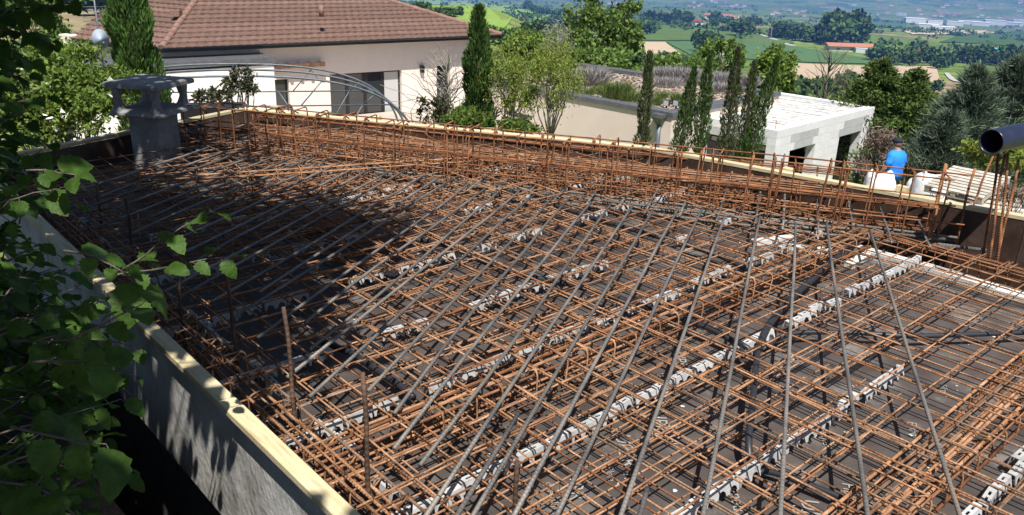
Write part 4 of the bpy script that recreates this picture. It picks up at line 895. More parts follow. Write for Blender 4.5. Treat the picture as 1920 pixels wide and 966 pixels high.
def bag(x, y, dep, w, h, label, txt=None, seed=1, slump=.1):
    rnd = random.Random(seed); c = pxd(x, y, dep); c.z = pxd(x, y, dep).z; t = thing('bulk_bag', label, 'bag', c); rings = []; n = 20; fr = head(14); s = Vector((fr.y, -fr.x, 0))
    ph = rnd.uniform(0, 6)
    for z, k in ((0, .86), (.08, .98), (.3, 1.04), (.6, 1.0), (.8, .92), (.92, .84), (1.0, .62), (.97, .4)):
        ring = []
        for q in range(n):
            a = 2*math.pi*q/n; sq = 1/max(abs(math.cos(a)), abs(math.sin(a)))**.75; r_ = w/2*k*sq*(1+.05*math.sin(5*a+ph+z*4)+.04*math.sin(9*a+z*9))
            ring.append(c+s*(r_*math.cos(a))+fr*(r_*math.sin(a))+UP*(h*z+slump*math.sin(a*2+ph)*z*.5))
        rings.append(ring)
    MB().loft(rings).build('sack', 'bagwhite', t, True, origin=c)
    for k in (-1, 1): MB().tube([c+s*(w*.36*k)-fr*w*.3+UP*h*.93, c+s*(w*.30*k)-fr*w*.1+UP*(h*1.12), c+s*(w*.36*k)+fr*w*.2+UP*h*.95], .022, 6).build('lifting_loop', 'bagwhite', t, True, origin=c)
    if txt: text_obj(txt, 'printed_lettering', c-s*(w*.25)-fr*(w*.58)+UP*(h*.52), s, -fr, .15, 'greytext', t)
bag(1746, 392, 17.6, .92, .74, 'full white bulk bag with grey lettering behind the formwork', 'ISSO', 3)
bag(1640, 390, 17.9, .62, .74, 'slumped white bulk bag on the house side of the worker', None, 8, .25)
bag(1722, 392, 19.0, .7, .6, 'smaller white bulk bag right behind the worker', None, 12, .2)
def pallet(t, c, rz, tilt=0., w=1.2, l=.8, z=0.):
    Rm = Matrix.Rotation(rz, 3, 'Z') @ Matrix.Rotation(tilt, 3, 'X')
    def piece(name, p, e): o = obj(name, _bx(e), 'pallet', t, c+Rm @ Vector(p)); o.rotation_euler = Rm.to_euler()
    ns = 5 if l < 1 else 9
    for k in range(ns): piece('slat', (0, -l/2+.05+k*(l-.1)/(ns-1), z+.13), (w, .11 if k % 2 == 0 else .095, .022))
    for k in range(3): piece('bearer', (-w/2+.05+k*(w-.1)/2, 0, z+.07), (.09, l, .09))
    for k in range(3): piece('slat', (0, -l/2+.05+k*(l-.1)/2, z+.012), (w, .1, .022))
_bxc = {}
def _bx(e):
    if e not in _bxc: _bxc[e] = MB().box((0, 0, 0), e).mesh('slat')
    return _bxc[e]
pc = pxd(1835, 392, 15.3)
for k in range(2):
    t = thing('pallet', 'weathered wooden pallet in the stack behind the column bars', 'pallet', pc+UP*(.15*k), 'stacked wooden pallets'); pallet(t, pc+UP*(.15*k-.1)+Vector((random.gauss(0, .03), random.gauss(0, .03), 0)), R(-28)+random.gauss(0, .05), R(16)+random.gauss(0, .02))
t = thing('pallet', 'pale pallet leaning on the pallet stack with its slats facing the slab', 'pallet', pxd(1815, 350, 15.0)); pallet(t, pxd(1812, 352, 15.6), R(-48), R(9), 1.05, 1.25)
for k in range(7):
    a = pxd(1740+random.uniform(-8, 20), 378+k*5, 13.5+random.uniform(-.4, .4)); b = a+head(105+random.gauss(0, 5))*random.uniform(1.8, 2.8)-UP*.12; o = obj('timber_plank', MB().box((0, 0, 0), ((b-a).length, .15, .03)).mesh('timber_plank'), 'pallet', None, (a+b)/2, label='pale timber plank lying loose behind the block side formwork', cat='plank', group='loose timber planks'); o.rotation_euler = frame_rot(b-a).to_euler()
yc = pxd(1780, 395, 15)
def mound(c, rx, ry, h, material, name='earth_mound'):
    v = []; f = []; n = 24; m = 8
    for i in range(m+1):
        for k in range(n):
            a = 2*math.pi*k/n; r_ = i/m; zz = h*(1-sstep(.25, 1, r_))+random.gauss(0, .03)*(1-r_); v.append((c.x+rx*r_*math.cos(a), c.y+ry*r_*math.sin(a), c.z+float(zz)))
    for i in range(m):
        for k in range(n): f.append((i*n+k, i*n+(k+1) % n, (i+1)*n+(k+1) % n, (i+1)*n+k))
    me = bpy.data.meshes.new(name); me.from_pydata(v, [], f); me.polygons.foreach_set('use_smooth', [True]*len(f)); me.update(); return obj(name, me, material, kind='structure')
mound(Vector((8.2, 15.0, -3.95)), 6.5, 4.6, .55, 'yard', 'yard_terrace')
# ================================================================== TREES AND SHRUBS
def gbase(x, y, dep, zoff=0):
    p = pxd(x, y, dep); return Vector((p.x, p.y, float(tz(p.x, p.y))+zoff)), p
def cypress(label, x, ytop, dep, wpx, mt, group, lean=0., n=5200, leaf=.17, top2=None):
    b, _ = gbase(x, 200, dep); zt = pxd(x, ytop, dep).z; H = zt-b.z; w = wpx*dep/FPX*(.86 if wpx < 40 else .9); t = thing('cypress', label, 'cypress', b, group)
    k = RNG.random(n)**.9; prof = np.minimum(1, np.minimum((k+.03)*7, ((1-k)*3.6)**.6))
    lump = 1+.14*np.sin(k*23+x)+.10*np.sin(k*51)
    ang = RNG.random(n)*6.283; rad = w/2*prof*lump*(.45+.6*np.sqrt(RNG.random(n)))*(1+.22*np.sin(2*ang+k*11+x)+.2*np.sin(3*ang-k*29))
    cx = lean*k**1.6*H
    P = np.stack([np.cos(ang)*rad+cx, np.sin(ang)*rad, k*H*.985], 1); D = np.stack([np.cos(ang)*.35, np.sin(ang)*.35, np.ones(n)*.95], 1)+RNG.normal(size=(n, 3))*.22
    obj('crown', leaf_mesh('crown', P, D, leaf*(.8+.4*w), .26, .5), mt, t, b)
    m = MB().tube([(lean*(q/8)**1.6*H, 0, H*.93*q/8) for q in range(9)], [.06*(1-.8*q/8)+w*.05 for q in range(9)], 7).mesh('trunk', True); obj('trunk', m, 'bark', t, b); return t
cypress('broad dark green cypress standing before the left wing of the tiled house', 266, -95, 17.5, 86, 'cypress', None, n=22000, leaf=.11)
cypress('tall green cypress standing at the right corner of the tiled house', 895, 6, 20, 54, 'cypress', None, n=15000, leaf=.12)
cypress('slim olive cypress standing alone before the pinkish garage wall', 1210, 90, 17.0, 27, 'cypress_olive', 'slim cypresses', n=6000, leaf=.085)
cypress('slim cypress leaning over beside the garage corner', 1277, 118, 17.4, 31, 'cypress', 'slim cypresses', lean=.055, n=6000, leaf=.085)
cypress('slim upright cypress between the leaning and the olive one', 1320, 98, 17.2, 26, 'cypress', 'slim cypresses', n=6000, leaf=.085)
cypress('slim dark olive cypress between garage and block building', 1371, 82, 17.0, 28, 'cypress_olive', 'slim cypresses', n=6000, leaf=.085)
cypress('bare stem side of the forked cypress by the block building', 1404, 108, 17.0, 27, 'cypress_olive', 'slim cypresses', n=6000, leaf=.085)
cypress('outward leaning side of the forked cypress by the block building', 1403, 96, 16.9, 30, 'cypress', 'slim cypresses', lean=.12, n=6000, leaf=.085)
def ptree(name, label, cat, x, y, dep, wpx, hpx, nleaf, leaf, mt, **kw):
    b, c = gbase(x, y, dep); sc = dep/FPX; rad = (wpx/2*sc, wpx/2*sc, hpx/2*sc); zc = c.z-b.z
    return tree(name, label, cat, b, zc+rad[2], rad, zc, nleaf, leaf, mt, **kw)
# curly willow by the garage: several stems, yellow green
ptree('willow_tree', 'yellow green curly willow in front of the garage window', 'tree', 1030, 140, 19.0, 112, 150, 5600, .09, 'willow', bark='palebark', r0=.06, nclump=26, clump=.30, ntips=26, wid=.28, shell=.35, droop=.9)
ptree('willow_tree', 'thin yellow green willow beside the tall green cypress', 'tree', 962, 150, 19.6, 100, 150, 4600, .09, 'willow', bark='palebark', r0=.06, nclump=24, clump=.30, ntips=24, wid=.28, shell=.3, droop=.9)
ptree('broadleaf_tree', 'large airy green tree rising behind the garage roof', 'tree', 1130, 70, 46, 175, 200, 9000, .26, 'oak', bark='palebark', r0=.22, nclump=85, clump=.12, ntips=80, shell=.3)
ptree('broadleaf_tree', 'low green tree crown behind the garage back coping', 'tree', 1130, 130, 36, 150, 70, 8000, .22, 'oak', r0=.12, nclump=40, clump=.2)
ptree('broadleaf_tree', 'light green bushy tree behind the willow', 'tree', 985, 88, 60, 110, 56, 6000, .30, 'shrub', r0=.15, nclump=40, clump=.2)
ptree('broadleaf_tree', 'grey leafless bush between the willow and the airy tree', 'tree', 1045, 85, 42, 60, 80, 2500, .16, 'lavender', bark='palebark', r0=.08, nclump=30, clump=.2, wid=.12)
ptree('broadleaf_tree', 'bright green tree behind the slim cypress pair', 'tree', 1350, 115, 40, 80, 105, 5200, .18, 'oak', r0=.12, nclump=24, clump=.2)
ptree('broadleaf_tree', 'bright green tree behind the forked cypress', 'tree', 1450, 140, 40, 75, 95, 5600, .22, 'shrub', r0=.12, nclump=36, clump=.2)
ptree('broadleaf_tree', 'bright green bushes behind the lavender on the garage roof', 'bush', 1265, 122, 38, 90, 42, 4200, .2, 'oak', r0=.08, nclump=30, clump=.2)
ptree('broadleaf_tree', 'low dark green bush beyond the garage lavender', 'bush', 1310, 130, 37, 60, 50, 2600, .2, 'oak', r0=.08, nclump=24, clump=.2)
# conifers beyond the block building
def conifer(name, label, x, ytop, dep, wpx, n, leaf, mt, group=None, ybase=None, needle=False, layers=13, k0=.04):
    b, _ = gbase(x, 250, dep); zt = pxd(x, ytop, dep).z; H = zt-b.z; w = wpx*dep/FPX; t = thing(name, label, 'conifer', b, group); P = []; D = []; mb = MB()
    mb.tube([(0, 0, 0), (0, 0, H*.97)], [.16, .02], 8); nb = layers*9; per = max(1, n//nb)
    for i in range(nb):
        k = k0+(1-k0)*(i+random.random())/nb; a = random.uniform(0, 6.283); L = w/2*min(1, (1-k)*1.55+.06)*random.uniform(.75, 1.2); up_ = .25+.5*k if not needle else .35+.35*random.random()
        d_ = Vector((math.cos(a), math.sin(a), up_*.5)); z0 = k*H*.93; mb.tube([(0, 0, z0), tuple(Vector((0, 0, z0))+d_*L*.5), tuple(Vector((0, 0, z0))+d_*L)], [.03, .02, .006], 4)
        s = RNG.random(per)**.6; q = np.array([0, 0, z0])+np.outer(s*L, np.array(d_))+RNG.normal(size=(per, 3))*(.05+.13*L*(1-s*.5))[:, None]*np.array([1, 1, .7]); P.append(q); D.append(np.array(d_)*.8+RNG.normal(size=(per, 3))*(.55 if not needle else .5)+np.array([0, 0, .25 if not needle else .55]))
    P = np.concatenate(P); D = np.concatenate(D); obj('crown', leaf_mesh('crown', P, D, leaf, .35 if not needle else .09, .4), mt, t, b); obj('trunk', mb.mesh('trunk', True), 'bark', t, b); return t
conifer('thuja_tree', 'dense dark green conifer behind the block building', 1628, 92, 30, 185, 24000, .15, 'thuja', layers=20)
conifer('thuja_tree', 'second dense conifer between the dense one and the blue needled pine', 1695, 112, 29, 150, 19000, .15, 'thuja', layers=18)
conifer('thuja_tree', 'low dense conifer filling the gap by the worker', 1712, 185, 27, 170, 15000, .15, 'thuja', layers=14)
conifer('pine_tree', 'blue green long needled pine with upright shoots', 1810, 105, 24, 200, 28000, .26, 'pineleaf', needle=True, layers=18)
conifer('pine_tree', 'second blue green pine rising behind the drain pipe', 1885, 84, 25, 230, 30000, .26, 'pineleaf', needle=True, layers=18)
conifer('pine_tree', 'lower blue green pine behind the pallet stack', 1775, 195, 22, 160, 17000, .24, 'pineleaf', needle=True, layers=14)
ptree('broadleaf_tree', 'yellow green bush under the pines', 'bush', 1868, 290, 20, 110, 60, 3000, .12, 'willow', r0=.04, nclump=24, clump=.2)
ptree('broadleaf_tree', 'dry brown brush heap at the foot of the dense conifers', 'bush', 1650, 300, 23, 80, 110, 2600, .2, 'dry', r0=.04, nclump=30, clump=.2, wid=.1)
ptree('broadleaf_tree', 'low dry brush beside the pallet stack', 'bush', 1905, 370, 12, 60, 40, 900, .12, 'dry', r0=.02, nclump=16, clump=.2, wid=.1)
def bare_tree(label, x, y0, y1, dep, spread, n, mt, r0=.05, curl=.2):
    b, _ = gbase(x, 200, dep); p0 = pxd(x, y0, dep); zt = pxd(x, y1, dep).z; base = Vector((p0.x, p0.y, b.z)); t = thing('bare_tree', label, 'tree', base); mb = MB(); H = zt-b.z; tr_ = MB(); tr_.tube([(0, 0, 0), (random.gauss(0, .05), 0, H*.5), (.02, .03, H*.8)], [r0, r0*.7, r0*.3], 6)
    for i in range(n):
        k = random.uniform(.3, .85); a = random.uniform(0, 6.28); p = Vector((0, 0, H*k)); d_ = Vector((math.cos(a)*spread, math.sin(a)*spread, .6)); pts = [p]; L = H*(1.02-k)*random.uniform(.6, 1.0)
        for j in range(7): d_ = (d_+Vector((random.gauss(0, curl), random.gauss(0, curl), random.gauss(.05, curl*.7)))).normalized(); p = p+d_*L/7; pts.append(p)
        mb.tube(pts, [r0*.28*(1-.8*j/7)+.004 for j in range(8)], 4)
    obj('trunk', tr_.mesh('trunk', True), mt, t, base); obj('crown', mb.mesh('crown', True), mt, t, base)
bare_tree('bare leafless tree standing beyond the white block roof', 1542, 200, 70, 45, .55, 34, 'bark', .09, .12)
bare_tree('small bare shrub beside the leafless tree beyond the roof', 1575, 200, 112, 44, .5, 26, 'bark', .05, .12)
bare_tree('pale corkscrew twigs of a bare shrub before the house wall', 838, 210, 70, 23, .5, 90, 'palebark', .045, .42)
# shrubs near the house
def shrub(label, x, y, dep, wpx, hpx, n, leaf, mt, blooms=0, **kw):
    t = ptree('shrub', label, 'shrub', x, y, dep, wpx, hpx, n, leaf, mt, r0=.03, nclump=kw.pop('nclump', 34), clump=.2, ntips=20, shell=.3, **kw)
    if blooms:
        sc = dep/FPX; c = pxd(x, y, dep); P = unit(blooms)*np.array([wpx/2*sc, wpx/2*sc, hpx/2*sc])*.95+np.array(c-wloc(t)); mb = MB()
        for q in P: mb.add([Vector(q)+Vector((random.gauss(0, .035), random.gauss(0, .035), random.gauss(0, .03))) for _ in range(6)], [(0, 1, 2), (3, 4, 5), (0, 3, 5)])
        obj('blooms', mb.mesh('blooms'), 'bloom', t, wloc(t), kind='stuff')
    return t
shrub('sunlit leafy shrub with white roses beside the concrete chimney', 150, 190, 11.0, 150, 130, 7500, .07, 'shrub', 14)
shrub('tall sunlit leafy shrub below the satellite dish', 110, 135, 13.0, 150, 110, 6500, .08, 'shrub', 10)
shrub('leafy yellow green shrub between the chimney and the hazel', 60, 215, 11.5, 140, 140, 6000, .07, 'shrub')
shrub('leafy shrub under the broad cypress', 235, 160, 13.5, 100, 70, 3600, .07, 'shrub', 8)
shrub('dark leafy tree behind the satellite dish', 60, 40, 32.0, 170, 160, 6500, .15, 'oak')
shrub('reddish rose bush in front of the white annex wall', 452, 152, 12.0, 70, 60, 900, .06, 'redleaf', 0, nclump=26)
shrub('reddish rose shoots behind the chimney cowl', 405, 180, 11.0, 80, 40, 600, .06, 'redleaf', 0, nclump=20)
shrub('low flowering shrub at the right end of the hoop frame', 815, 205, 16.0, 70, 50, 1200, .07, 'redleaf', 5, nclump=24)
shrub('low green shrub at the foot of the tall green cypress', 875, 225, 15.0, 90, 40, 1800, .08, 'shrub', 3)
shrub('low bright green shrub under the willow stems', 965, 238, 15.0, 90, 30, 1500, .08, 'shrub')
pb = pxd(398, 190, 10.5); MB().box(pb-UP*.35, (.75, .4, .6), (head(75), head(-15), UP)).build('planter', 'frame', None, origin=pb, label='dark planter box behind the slab corner formwork', cat='planter')
# ================================================================== HAZEL BUSH
def hazel_leaf(L, W, cup, droop, seed):
    rnd = random.Random(seed); n = 11; v = [(0, 0, 0)]; ctr = []; lft = []; rgt = []
    for i in range(n):
        t = i/(n-1); w = W/2*(math.sin(math.pi*min(1, t**.80))**.62)*(1-.05*t) if 0 < t < 1 else (.12*W if t == 0 else 0)
        tooth = (1+.10*(1 if i % 2 else -1)) if 0 < t < .95 else 1; x = L*t; z = -droop*L*t*t
        ctr.append((x, 0, z)); 
        ww = w*tooth; lft.append((x-(.03*L if i % 2 else 0), ww, z+cup*ww+rnd.gauss(0, .002))); rgt.append((x-(.03*L if i % 2 else 0), -ww, z+cup*ww+rnd.gauss(0, .002)))
    v = ctr+lft+rgt; f = []
    for i in range(n-1): f += [(i, i+1, n+i+1, n+i), (i+1, i, 2*n+i, 2*n+i+1)]
    m = bpy.data.meshes.new('leaf'); m.from_pydata(v, [], f); m.polygons.foreach_set('use_smooth', [True]*len(f)); m.materials.append(MT['hazel']); m.update(); return m
LEAVES = [hazel_leaf(.088, .078, .35, .28, 1), hazel_leaf(.098, .085, .22, .45, 2), hazel_leaf(.078, .066, .5, .2, 3), hazel_leaf(.11, .094, .12, .6, 4)]
def build_hazel():
    base = Vector((-2.2, 1.9, -.1)); t = thing('hazel_bush', 'overhanging hazel bush with broad serrated leaves beside the formwork', 'bush', base)
    yt = [-80, 0, 60, 110, 160, 230, 300, 380, 440, 480, 560, 640, 720, 800, 900, 1020]; xt = [140, 85, 45, 40, 35, 45, 90, 95, 85, 90, 135, 190, 195, 185, 185, 165]
    tw = MB(); rec = []
    def twig(p, d_, nl, step=.040, ls=.56, keep=None):
        pts = [p.copy()]; p = p.copy()
        for j in range(nl):
            d_ = (d_+Vector((random.gauss(0, .12), random.gauss(0, .12), random.gauss(-.03, .10)))).normalized(); p = p+d_*step; pts.append(p.copy())
            s = d_.cross(UP); s = s.normalized() if s.length > .1 else Vector((1, 0, 0)); s = s*(1 if j % 2 else -1)
            ld = (d_*.55+s*.75+UP*random.gauss(-.22, .3)).normalized(); pet = p+ld*.014; tw.tube([p, pet], .0011, 4)
            nr = (UP+Vector((random.gauss(.10, .38), random.gauss(-.18, .38), 0))).normalized(); rec.append((pet, ld, nr, random.choice((.72, .85, .95, 1.05, 1.2, 1.3))*ls, random.randrange(4)))
        tw.tube(pts, [.0032*(1-.7*k/len(pts)) for k in range(len(pts))], 5)
    n = 0
    while n < 640:
        y = random.uniform(-90, 1010); xb = np.interp(y, yt, xt); x = random.uniform(-330, xb-20)
        # leave the window onto the sunlit shrubs
        if 105 < y < 265 and x > 20: continue
        dep = random.uniform(2.7, 4.2) if y < 300 else random.uniform(2.1, 3.4) if y < 680 else random.uniform(2.0, 3.0)
        p = pxd(x, y, dep)
        if p.dot(dA) > LE-.12 and p.z < .40: continue
        side = pxd(xb-x > 60 and x+60 or x, y, dep)
        h = random.gauss(40, 50); twig(p-head(h)*.17, (head(h)+UP*random.gauss(.05, .3)).normalized(), random.randint(5, 8)); n += 1
    # sprays reaching over the formwork
    def spray(x0, y0, x1, y1, dep, nl, ls): 
        a, b = pxd(x0, y0, dep), pxd(x1, y1, dep); d_ = (b-a); twig(a, d_.normalized(), nl+2, d_.length/(nl+2), ls*.62)
    spray(200, 520, 425, 470, 2.05, 7, 1.0); spray(230, 505, 395, 395, 2.1, 5, .95); spray(130, 640, 262, 560, 1.7, 5, .95); spray(120, 470, 320, 472, 1.9, 6, 1.05); spray(60, 680, 215, 650, 1.5, 4, 1.0); spray(50, 320, 160, 300, 2.0, 4, 1); spray(40, 10, 130, 4, 2.8, 4, 1); spray(40, 60, 95, 85, 2.8, 4, 1.0)
    spray(20, 800, 190, 860, 1.5, 4, 1.0); spray(-30, 900, 180, 930, 1.45, 5, 1.0)
    rec.sort(key=lambda q: (q[0]-Vector((0, 0, CAMZ))).length)
    def basis(ld, nr): return frame_rot(ld, nr)
    def vis(p):
        d_ = p-Vector((0, 0, CAMZ)); z = d_.dot(_fw); return z > .3 and -60 < 960+d_.dot(_rt)/z*FPX < 500 and -60 < 483-d_.dot(_up)/z*FPX < 1030
    cnt = 0; rest = MB()
    for (p, ld, nr, sc, k) in rec:
        Rm = basis(ld, nr)
        if cnt < 300 and vis(p):
            o = obj('leaf', LEAVES[k], None, t, p); o.rotation_euler = Rm.to_euler(); o.scale = (sc, sc, sc); cnt += 1
        else:
            m = LEAVES[k]; rest.add([p+Rm @ (Vector(v.co)*sc) for v in m.vertices], [tuple(f.vertices) for f in m.polygons])
    o = rest.build('inner_leaves', 'hazel', t, True, origin=base); o['kind'] = 'stuff'
    tw.build('twigs', 'bark', t, True, origin=base)
    # stems and the upper crown whose shade falls on the slab
    tops = []
    for i in range(8):
        b = ab(random.uniform(-.7, -.1), random.uniform(2.3, 4.3), -.2); mid = b+Vector((random.uniform(-.1, .5), random.uniform(-.2, .5), 1.8)); tp = Vector((random.uniform(-3.2, -1.2), random.uniform(2.2, 5.2), random.uniform(3.4, 4.4)))
        MB().tube([b, b.lerp(mid, .5)+Vector((random.gauss(0, .05), random.gauss(0, .05), 0)), mid, mid.lerp(tp, .5)+Vector((0, 0, .15)), tp], [.028, .025, .02, .014, .005], 7).build('stem', 'bark', t, True, origin=b); tops.append((mid, tp))
    S = [(0, 270), (120, 285), (215, 322), (330, 345), (480, 372), (600, 380), (700, 400), (765, 432), (700, 465), (640, 520), (600, 600), (555, 660), (500, 740), (400, 700), (300, 600), (150, 470), (-60, 400)]
    poly = [px(x, y, .1) for x, y in S]; xs = [p.x for p in poly]; ys = [p.y for p in poly]
    def inside(x, y):
        c = False; j = len(poly)-1
        for i in range(len(poly)):
            if (poly[i].y > y) != (poly[j].y > y) and x < (poly[j].x-poly[i].x)*(y-poly[i].y)/(poly[j].y-poly[i].y)+poly[i].x: c = not c
            j = i
        return c
    P = []; cl = []
    while len(cl) < 330:
        x, y = random.uniform(min(xs), max(xs)), random.uniform(min(ys), max(ys))
        if inside(x, y): z = random.uniform(2.2, 4.2); q = Vector((x, y, .1))+sunv*((z-.1)/sunv.z); cl.append(q)
    for k in range(560):   # crown above the bush itself and over the trench
        a = random.uniform(-1.9, 1.0); b = random.uniform(.8, 6.2)
        if a > .58 and b < 2.9 and k % 12: continue
        q = ab(a, b, 0); z = random.uniform(2.2, 4.0); cl.append(Vector((q.x, q.y, 0))+sunv*(z/sunv.z))
    for k in range(130):   # deep shade over the near leaves
        q = ab(random.uniform(-1.3, .5), random.uniform(.5, 2.5), 0); z = random.uniform(2.3, 4.0); cl.append(q+sunv*(z/sunv.z))
    for k in range(34):   # dapples over the chimney
        q = Vector((-2.74+random.gauss(0, .35), 6.12+random.gauss(0, .35), .4)); z = random.uniform(2.4, 3.8); cl.append(q+sunv*((z-.4)/sunv.z))
    lm = MB()
    for q in cl:
        m_, tp = random.choice(tops); s = min((m_, tp, m_.lerp(tp, .6)), key=lambda e: (e-q).length); lm.tube([s, s.lerp(q, .5)+UP*.08, q], [.009, .006, .002], 4)
        for j in range(13): P.append(q+Vector((random.gauss(0, .11), random.gauss(0, .11), random.gauss(0, .07))))
    lm.build('limbs', 'bark', t, True, origin=base)
    n_ = len(P); up = np.tile([0, 0, 1.], (n_, 1)); D = unit(n_)*np.array([1, 1, .35])
    o = obj('upper_crown', leaf_mesh('upper_crown', np.array(P), D, .115, .92, .3, nrm=up), 'hazel', t); o['kind'] = 'stuff'
build_hazel()
# ================================================================== THE VALLEY
drape('field', [(735, -4), (900, 4), (1050, 27), (1010, 40)], (.19, .29, .065), sc=.03)
drape('field', [(740, 8), (960, 36), (930, 62), (740, 60)], (.185, .28, .062), sc=.03)
drape('field', [(1175, 79), (1247, 80), (1276, 103), (1180, 112)], (.42, .33, .23), sc=.03)
drape('field', [(1249, 79), (1462, 82), (1700, 122), (1300, 108)], (.075, .14, .055), sc=.03)
drape('field', [(1195, 44), (1400, 50), (1490, 82), (1195, 77)], (.085, .135, .035), sc=.012)
drape('field', [(1475, 119), (1755, 126), (1770, 158), (1470, 165)], (.40, .31, .22), sc=.03)
drape('field', [(1690, 58), (1850, 57), (1865, 63), (1710, 66)], (.44, .38, .25), sc=.03)
drape('field', [(1640, 38), (1700, 40), (1700, 54), (1625, 50)], (.07, .13, .05), sc=.03)
drape('field', [(1240, 9), (1278, 8), (1278, 14), (1222, 15)], (.10, .17, .06), sc=.03)
drape('field', [(1840, 62), (1930, 60), (1930, 88), (1760, 80)], (.055, .10, .028), sc=.02)
drape('road', [(1416, 64), (1422, 64), (1494, 88), (1480, 87)], (.38, .36, .34), sc=.1)
drape('road', [(1770, 138), (1778, 138), (1806, 156), (1788, 154)], (.38, .36, .34), sc=.1)
FT = []
for k in range(6):
    P, C, _ = crown_points(620, (.44, .44, .44), 26, .40, .35, -.8); P *= np.minimum(1, .46/np.maximum(np.linalg.norm(P, axis=1, keepdims=True), 1e-6)); P[:, 2] += .54
    m = leaf_mesh('tree_mesh', P, unit(620), .17, .8, .4); mb = MB().tube([(0, 0, -.05), (0, 0, .4)], [.03, .02], 5); n0 = len(m.vertices)
    bm = bmesh.new(); bm.from_mesh(m); t_ = mb.mesh('t'); m2 = bpy.data.meshes.new('far_tree'); bm.to_mesh(m2); bm.free(); m2.materials.append(MT['fartree' if k < 4 else 'fartree2']); FT.append(m2)
tcnt = 0
def far_tree(x, y, hpx, label, group, kinds=(0, 1, 2, 3), name='far_tree', ws=1.):
    p = tpx(x, y, 40.); r = p.length; h = hpx*r/FPX; o = obj(name, FT[random.choice(kinds)], None, None, p, label=label, cat='tree', group=group); w = random.uniform(.85, 1.3)*ws; o.scale = (h*w, h*w, h); o.rotation_euler = (0, 0, random.uniform(0, 6.28))
def tree_row(x0, y0, x1, y1, n, h, label, group, kinds=(0, 1, 2, 3), jy=2., ws=1.):
    for i in range(n): t_ = (i+random.random())/n; far_tree(x0+(x1-x0)*t_, y0+(y1-y0)*t_+random.gauss(0, jy), h*random.uniform(.65, 1.25), label, group, kinds, ws=ws)
tree_row(1205, 44, 1300, 46, 13, 20, 'dark round tree in the wood left of the terracotta hamlet', 'trees by the hamlet')
tree_row(1330, 46, 1425, 50, 11, 16, 'dark round tree around the terracotta hamlet houses', 'trees around the hamlet houses')
tree_row(1376, 68, 1412, 68, 3, 26, 'dark round tree at the top of the pale lane', 'trees by the lane')
tree_row(1440, 70, 1545, 80, 13, 22, 'dark hedgerow tree between the lane and the big clump', 'hedgerow trees')
tree_row(1545, 84, 1615, 82, 9, 42, 'tall tree of the big round clump behind the long farm roof', 'clump behind the farm', jy=3)
tree_row(1628, 118, 1760, 120, 12, 24, 'dark green tree between the farm and the polytunnels', 'trees by the polytunnels', jy=4)
tree_row(1740, 125, 1930, 118, 18, 24, 'dark hedgerow tree below the polytunnels', 'hedge below the polytunnels', jy=4)
tree_row(1310, 98, 1350, 96, 3, 34, 'dark round tree standing in the green crop field', 'field trees')
tree_row(765, 28, 862, 36, 10, 20, 'tree of the coppice in the bright hill field', 'hill coppice', (0, 1, 4, 5), 3)
tree_row(985, 22, 1050, 36, 8, 16, 'dark tree along the crest of the bright hill field', 'hill crest trees')
tree_row(800, 2, 960, 11, 9, 6, 'small dark tree on the skyline of the bright hill field', 'hill skyline trees')
tree_row(915, 84, 1060, 84, 14, 28, 'light green tree on the slope below the bright hill field', 'slope trees', (4, 5, 0), 8)
tree_row(1050, 62, 1210, 62, 14, 26, 'dark tree on the valley slope behind the airy tree', 'valley slope trees', (0, 1, 2, 5), 8)
tree_row(1500, 168, 1760, 172, 12, 26, 'rough green bush below the ploughed field', 'bushes below the ploughed field', (4, 5, 1), 5)
tree_row(1100, 140, 1330, 150, 14, 30, 'green bush on the slope behind the garage', 'bushes behind the garage', (4, 5, 0), 8)
tree_row(1480, 205, 1700, 215, 12, 42, 'dark green scrub at the foot of the slope behind the block roof', 'scrub behind the block roof', (0, 4, 1), 8)
tree_row(20, 20, 210, 18, 9, 70, 'green tree on the rise behind the satellite dish', 'trees behind the dish', (0, 1, 4), 6)
# scattered far woodland that reads as one mass
def woodland():
    n = 5200; az = np.radians(RNG.uniform(-42, 48, n)); r = np.exp(RNG.uniform(np.log(1300), np.log(9500), n)); x, y = r*np.sin(az), r*np.cos(az)
    dens = np.sin(x/310+1)*np.sin(y/270)+np.sin(x/130+y/190)*.6+RNG.normal(size=n)*.5; keep = (dens > .30); hill = (az < R(3)) & (r < 1500); keep &= ~hill; x, y, r = x[keep], y[keep], r[keep]; z = tz(x, y); P = []; S = []
    for a, b, c, q in zip(x, y, z, r):
        h = random.uniform(7, 16); m = 16; d_ = unit(m)*np.array([.65, .65, .5]); P.append(np.array([a, b, c+h*.45])+d_*h*np.array([1.5, .9, .8])); S += [h*.75]*m
    P = np.concatenate(P); S = np.array(S); m = leaf_mesh('distant_woodland', P-np.array([0, 0, 0]), unit(len(P)), 1., .9, 0.)
    V = np.empty(len(m.vertices)*3, np.float32); m.vertices.foreach_get('co', V); V = V.reshape(-1, 4, 3); V = P[:, None, :]+(V-P[:, None, :])*S[:, None, None]; m.vertices.foreach_set('co', V.astype(np.float32).ravel()); m.update()
    obj('distant_woodland', m, 'fartree', None, (0, 0, 0), label='dark woods and hedges scattered over the hazy valley', cat='woodland', kind='stuff')
woodland()
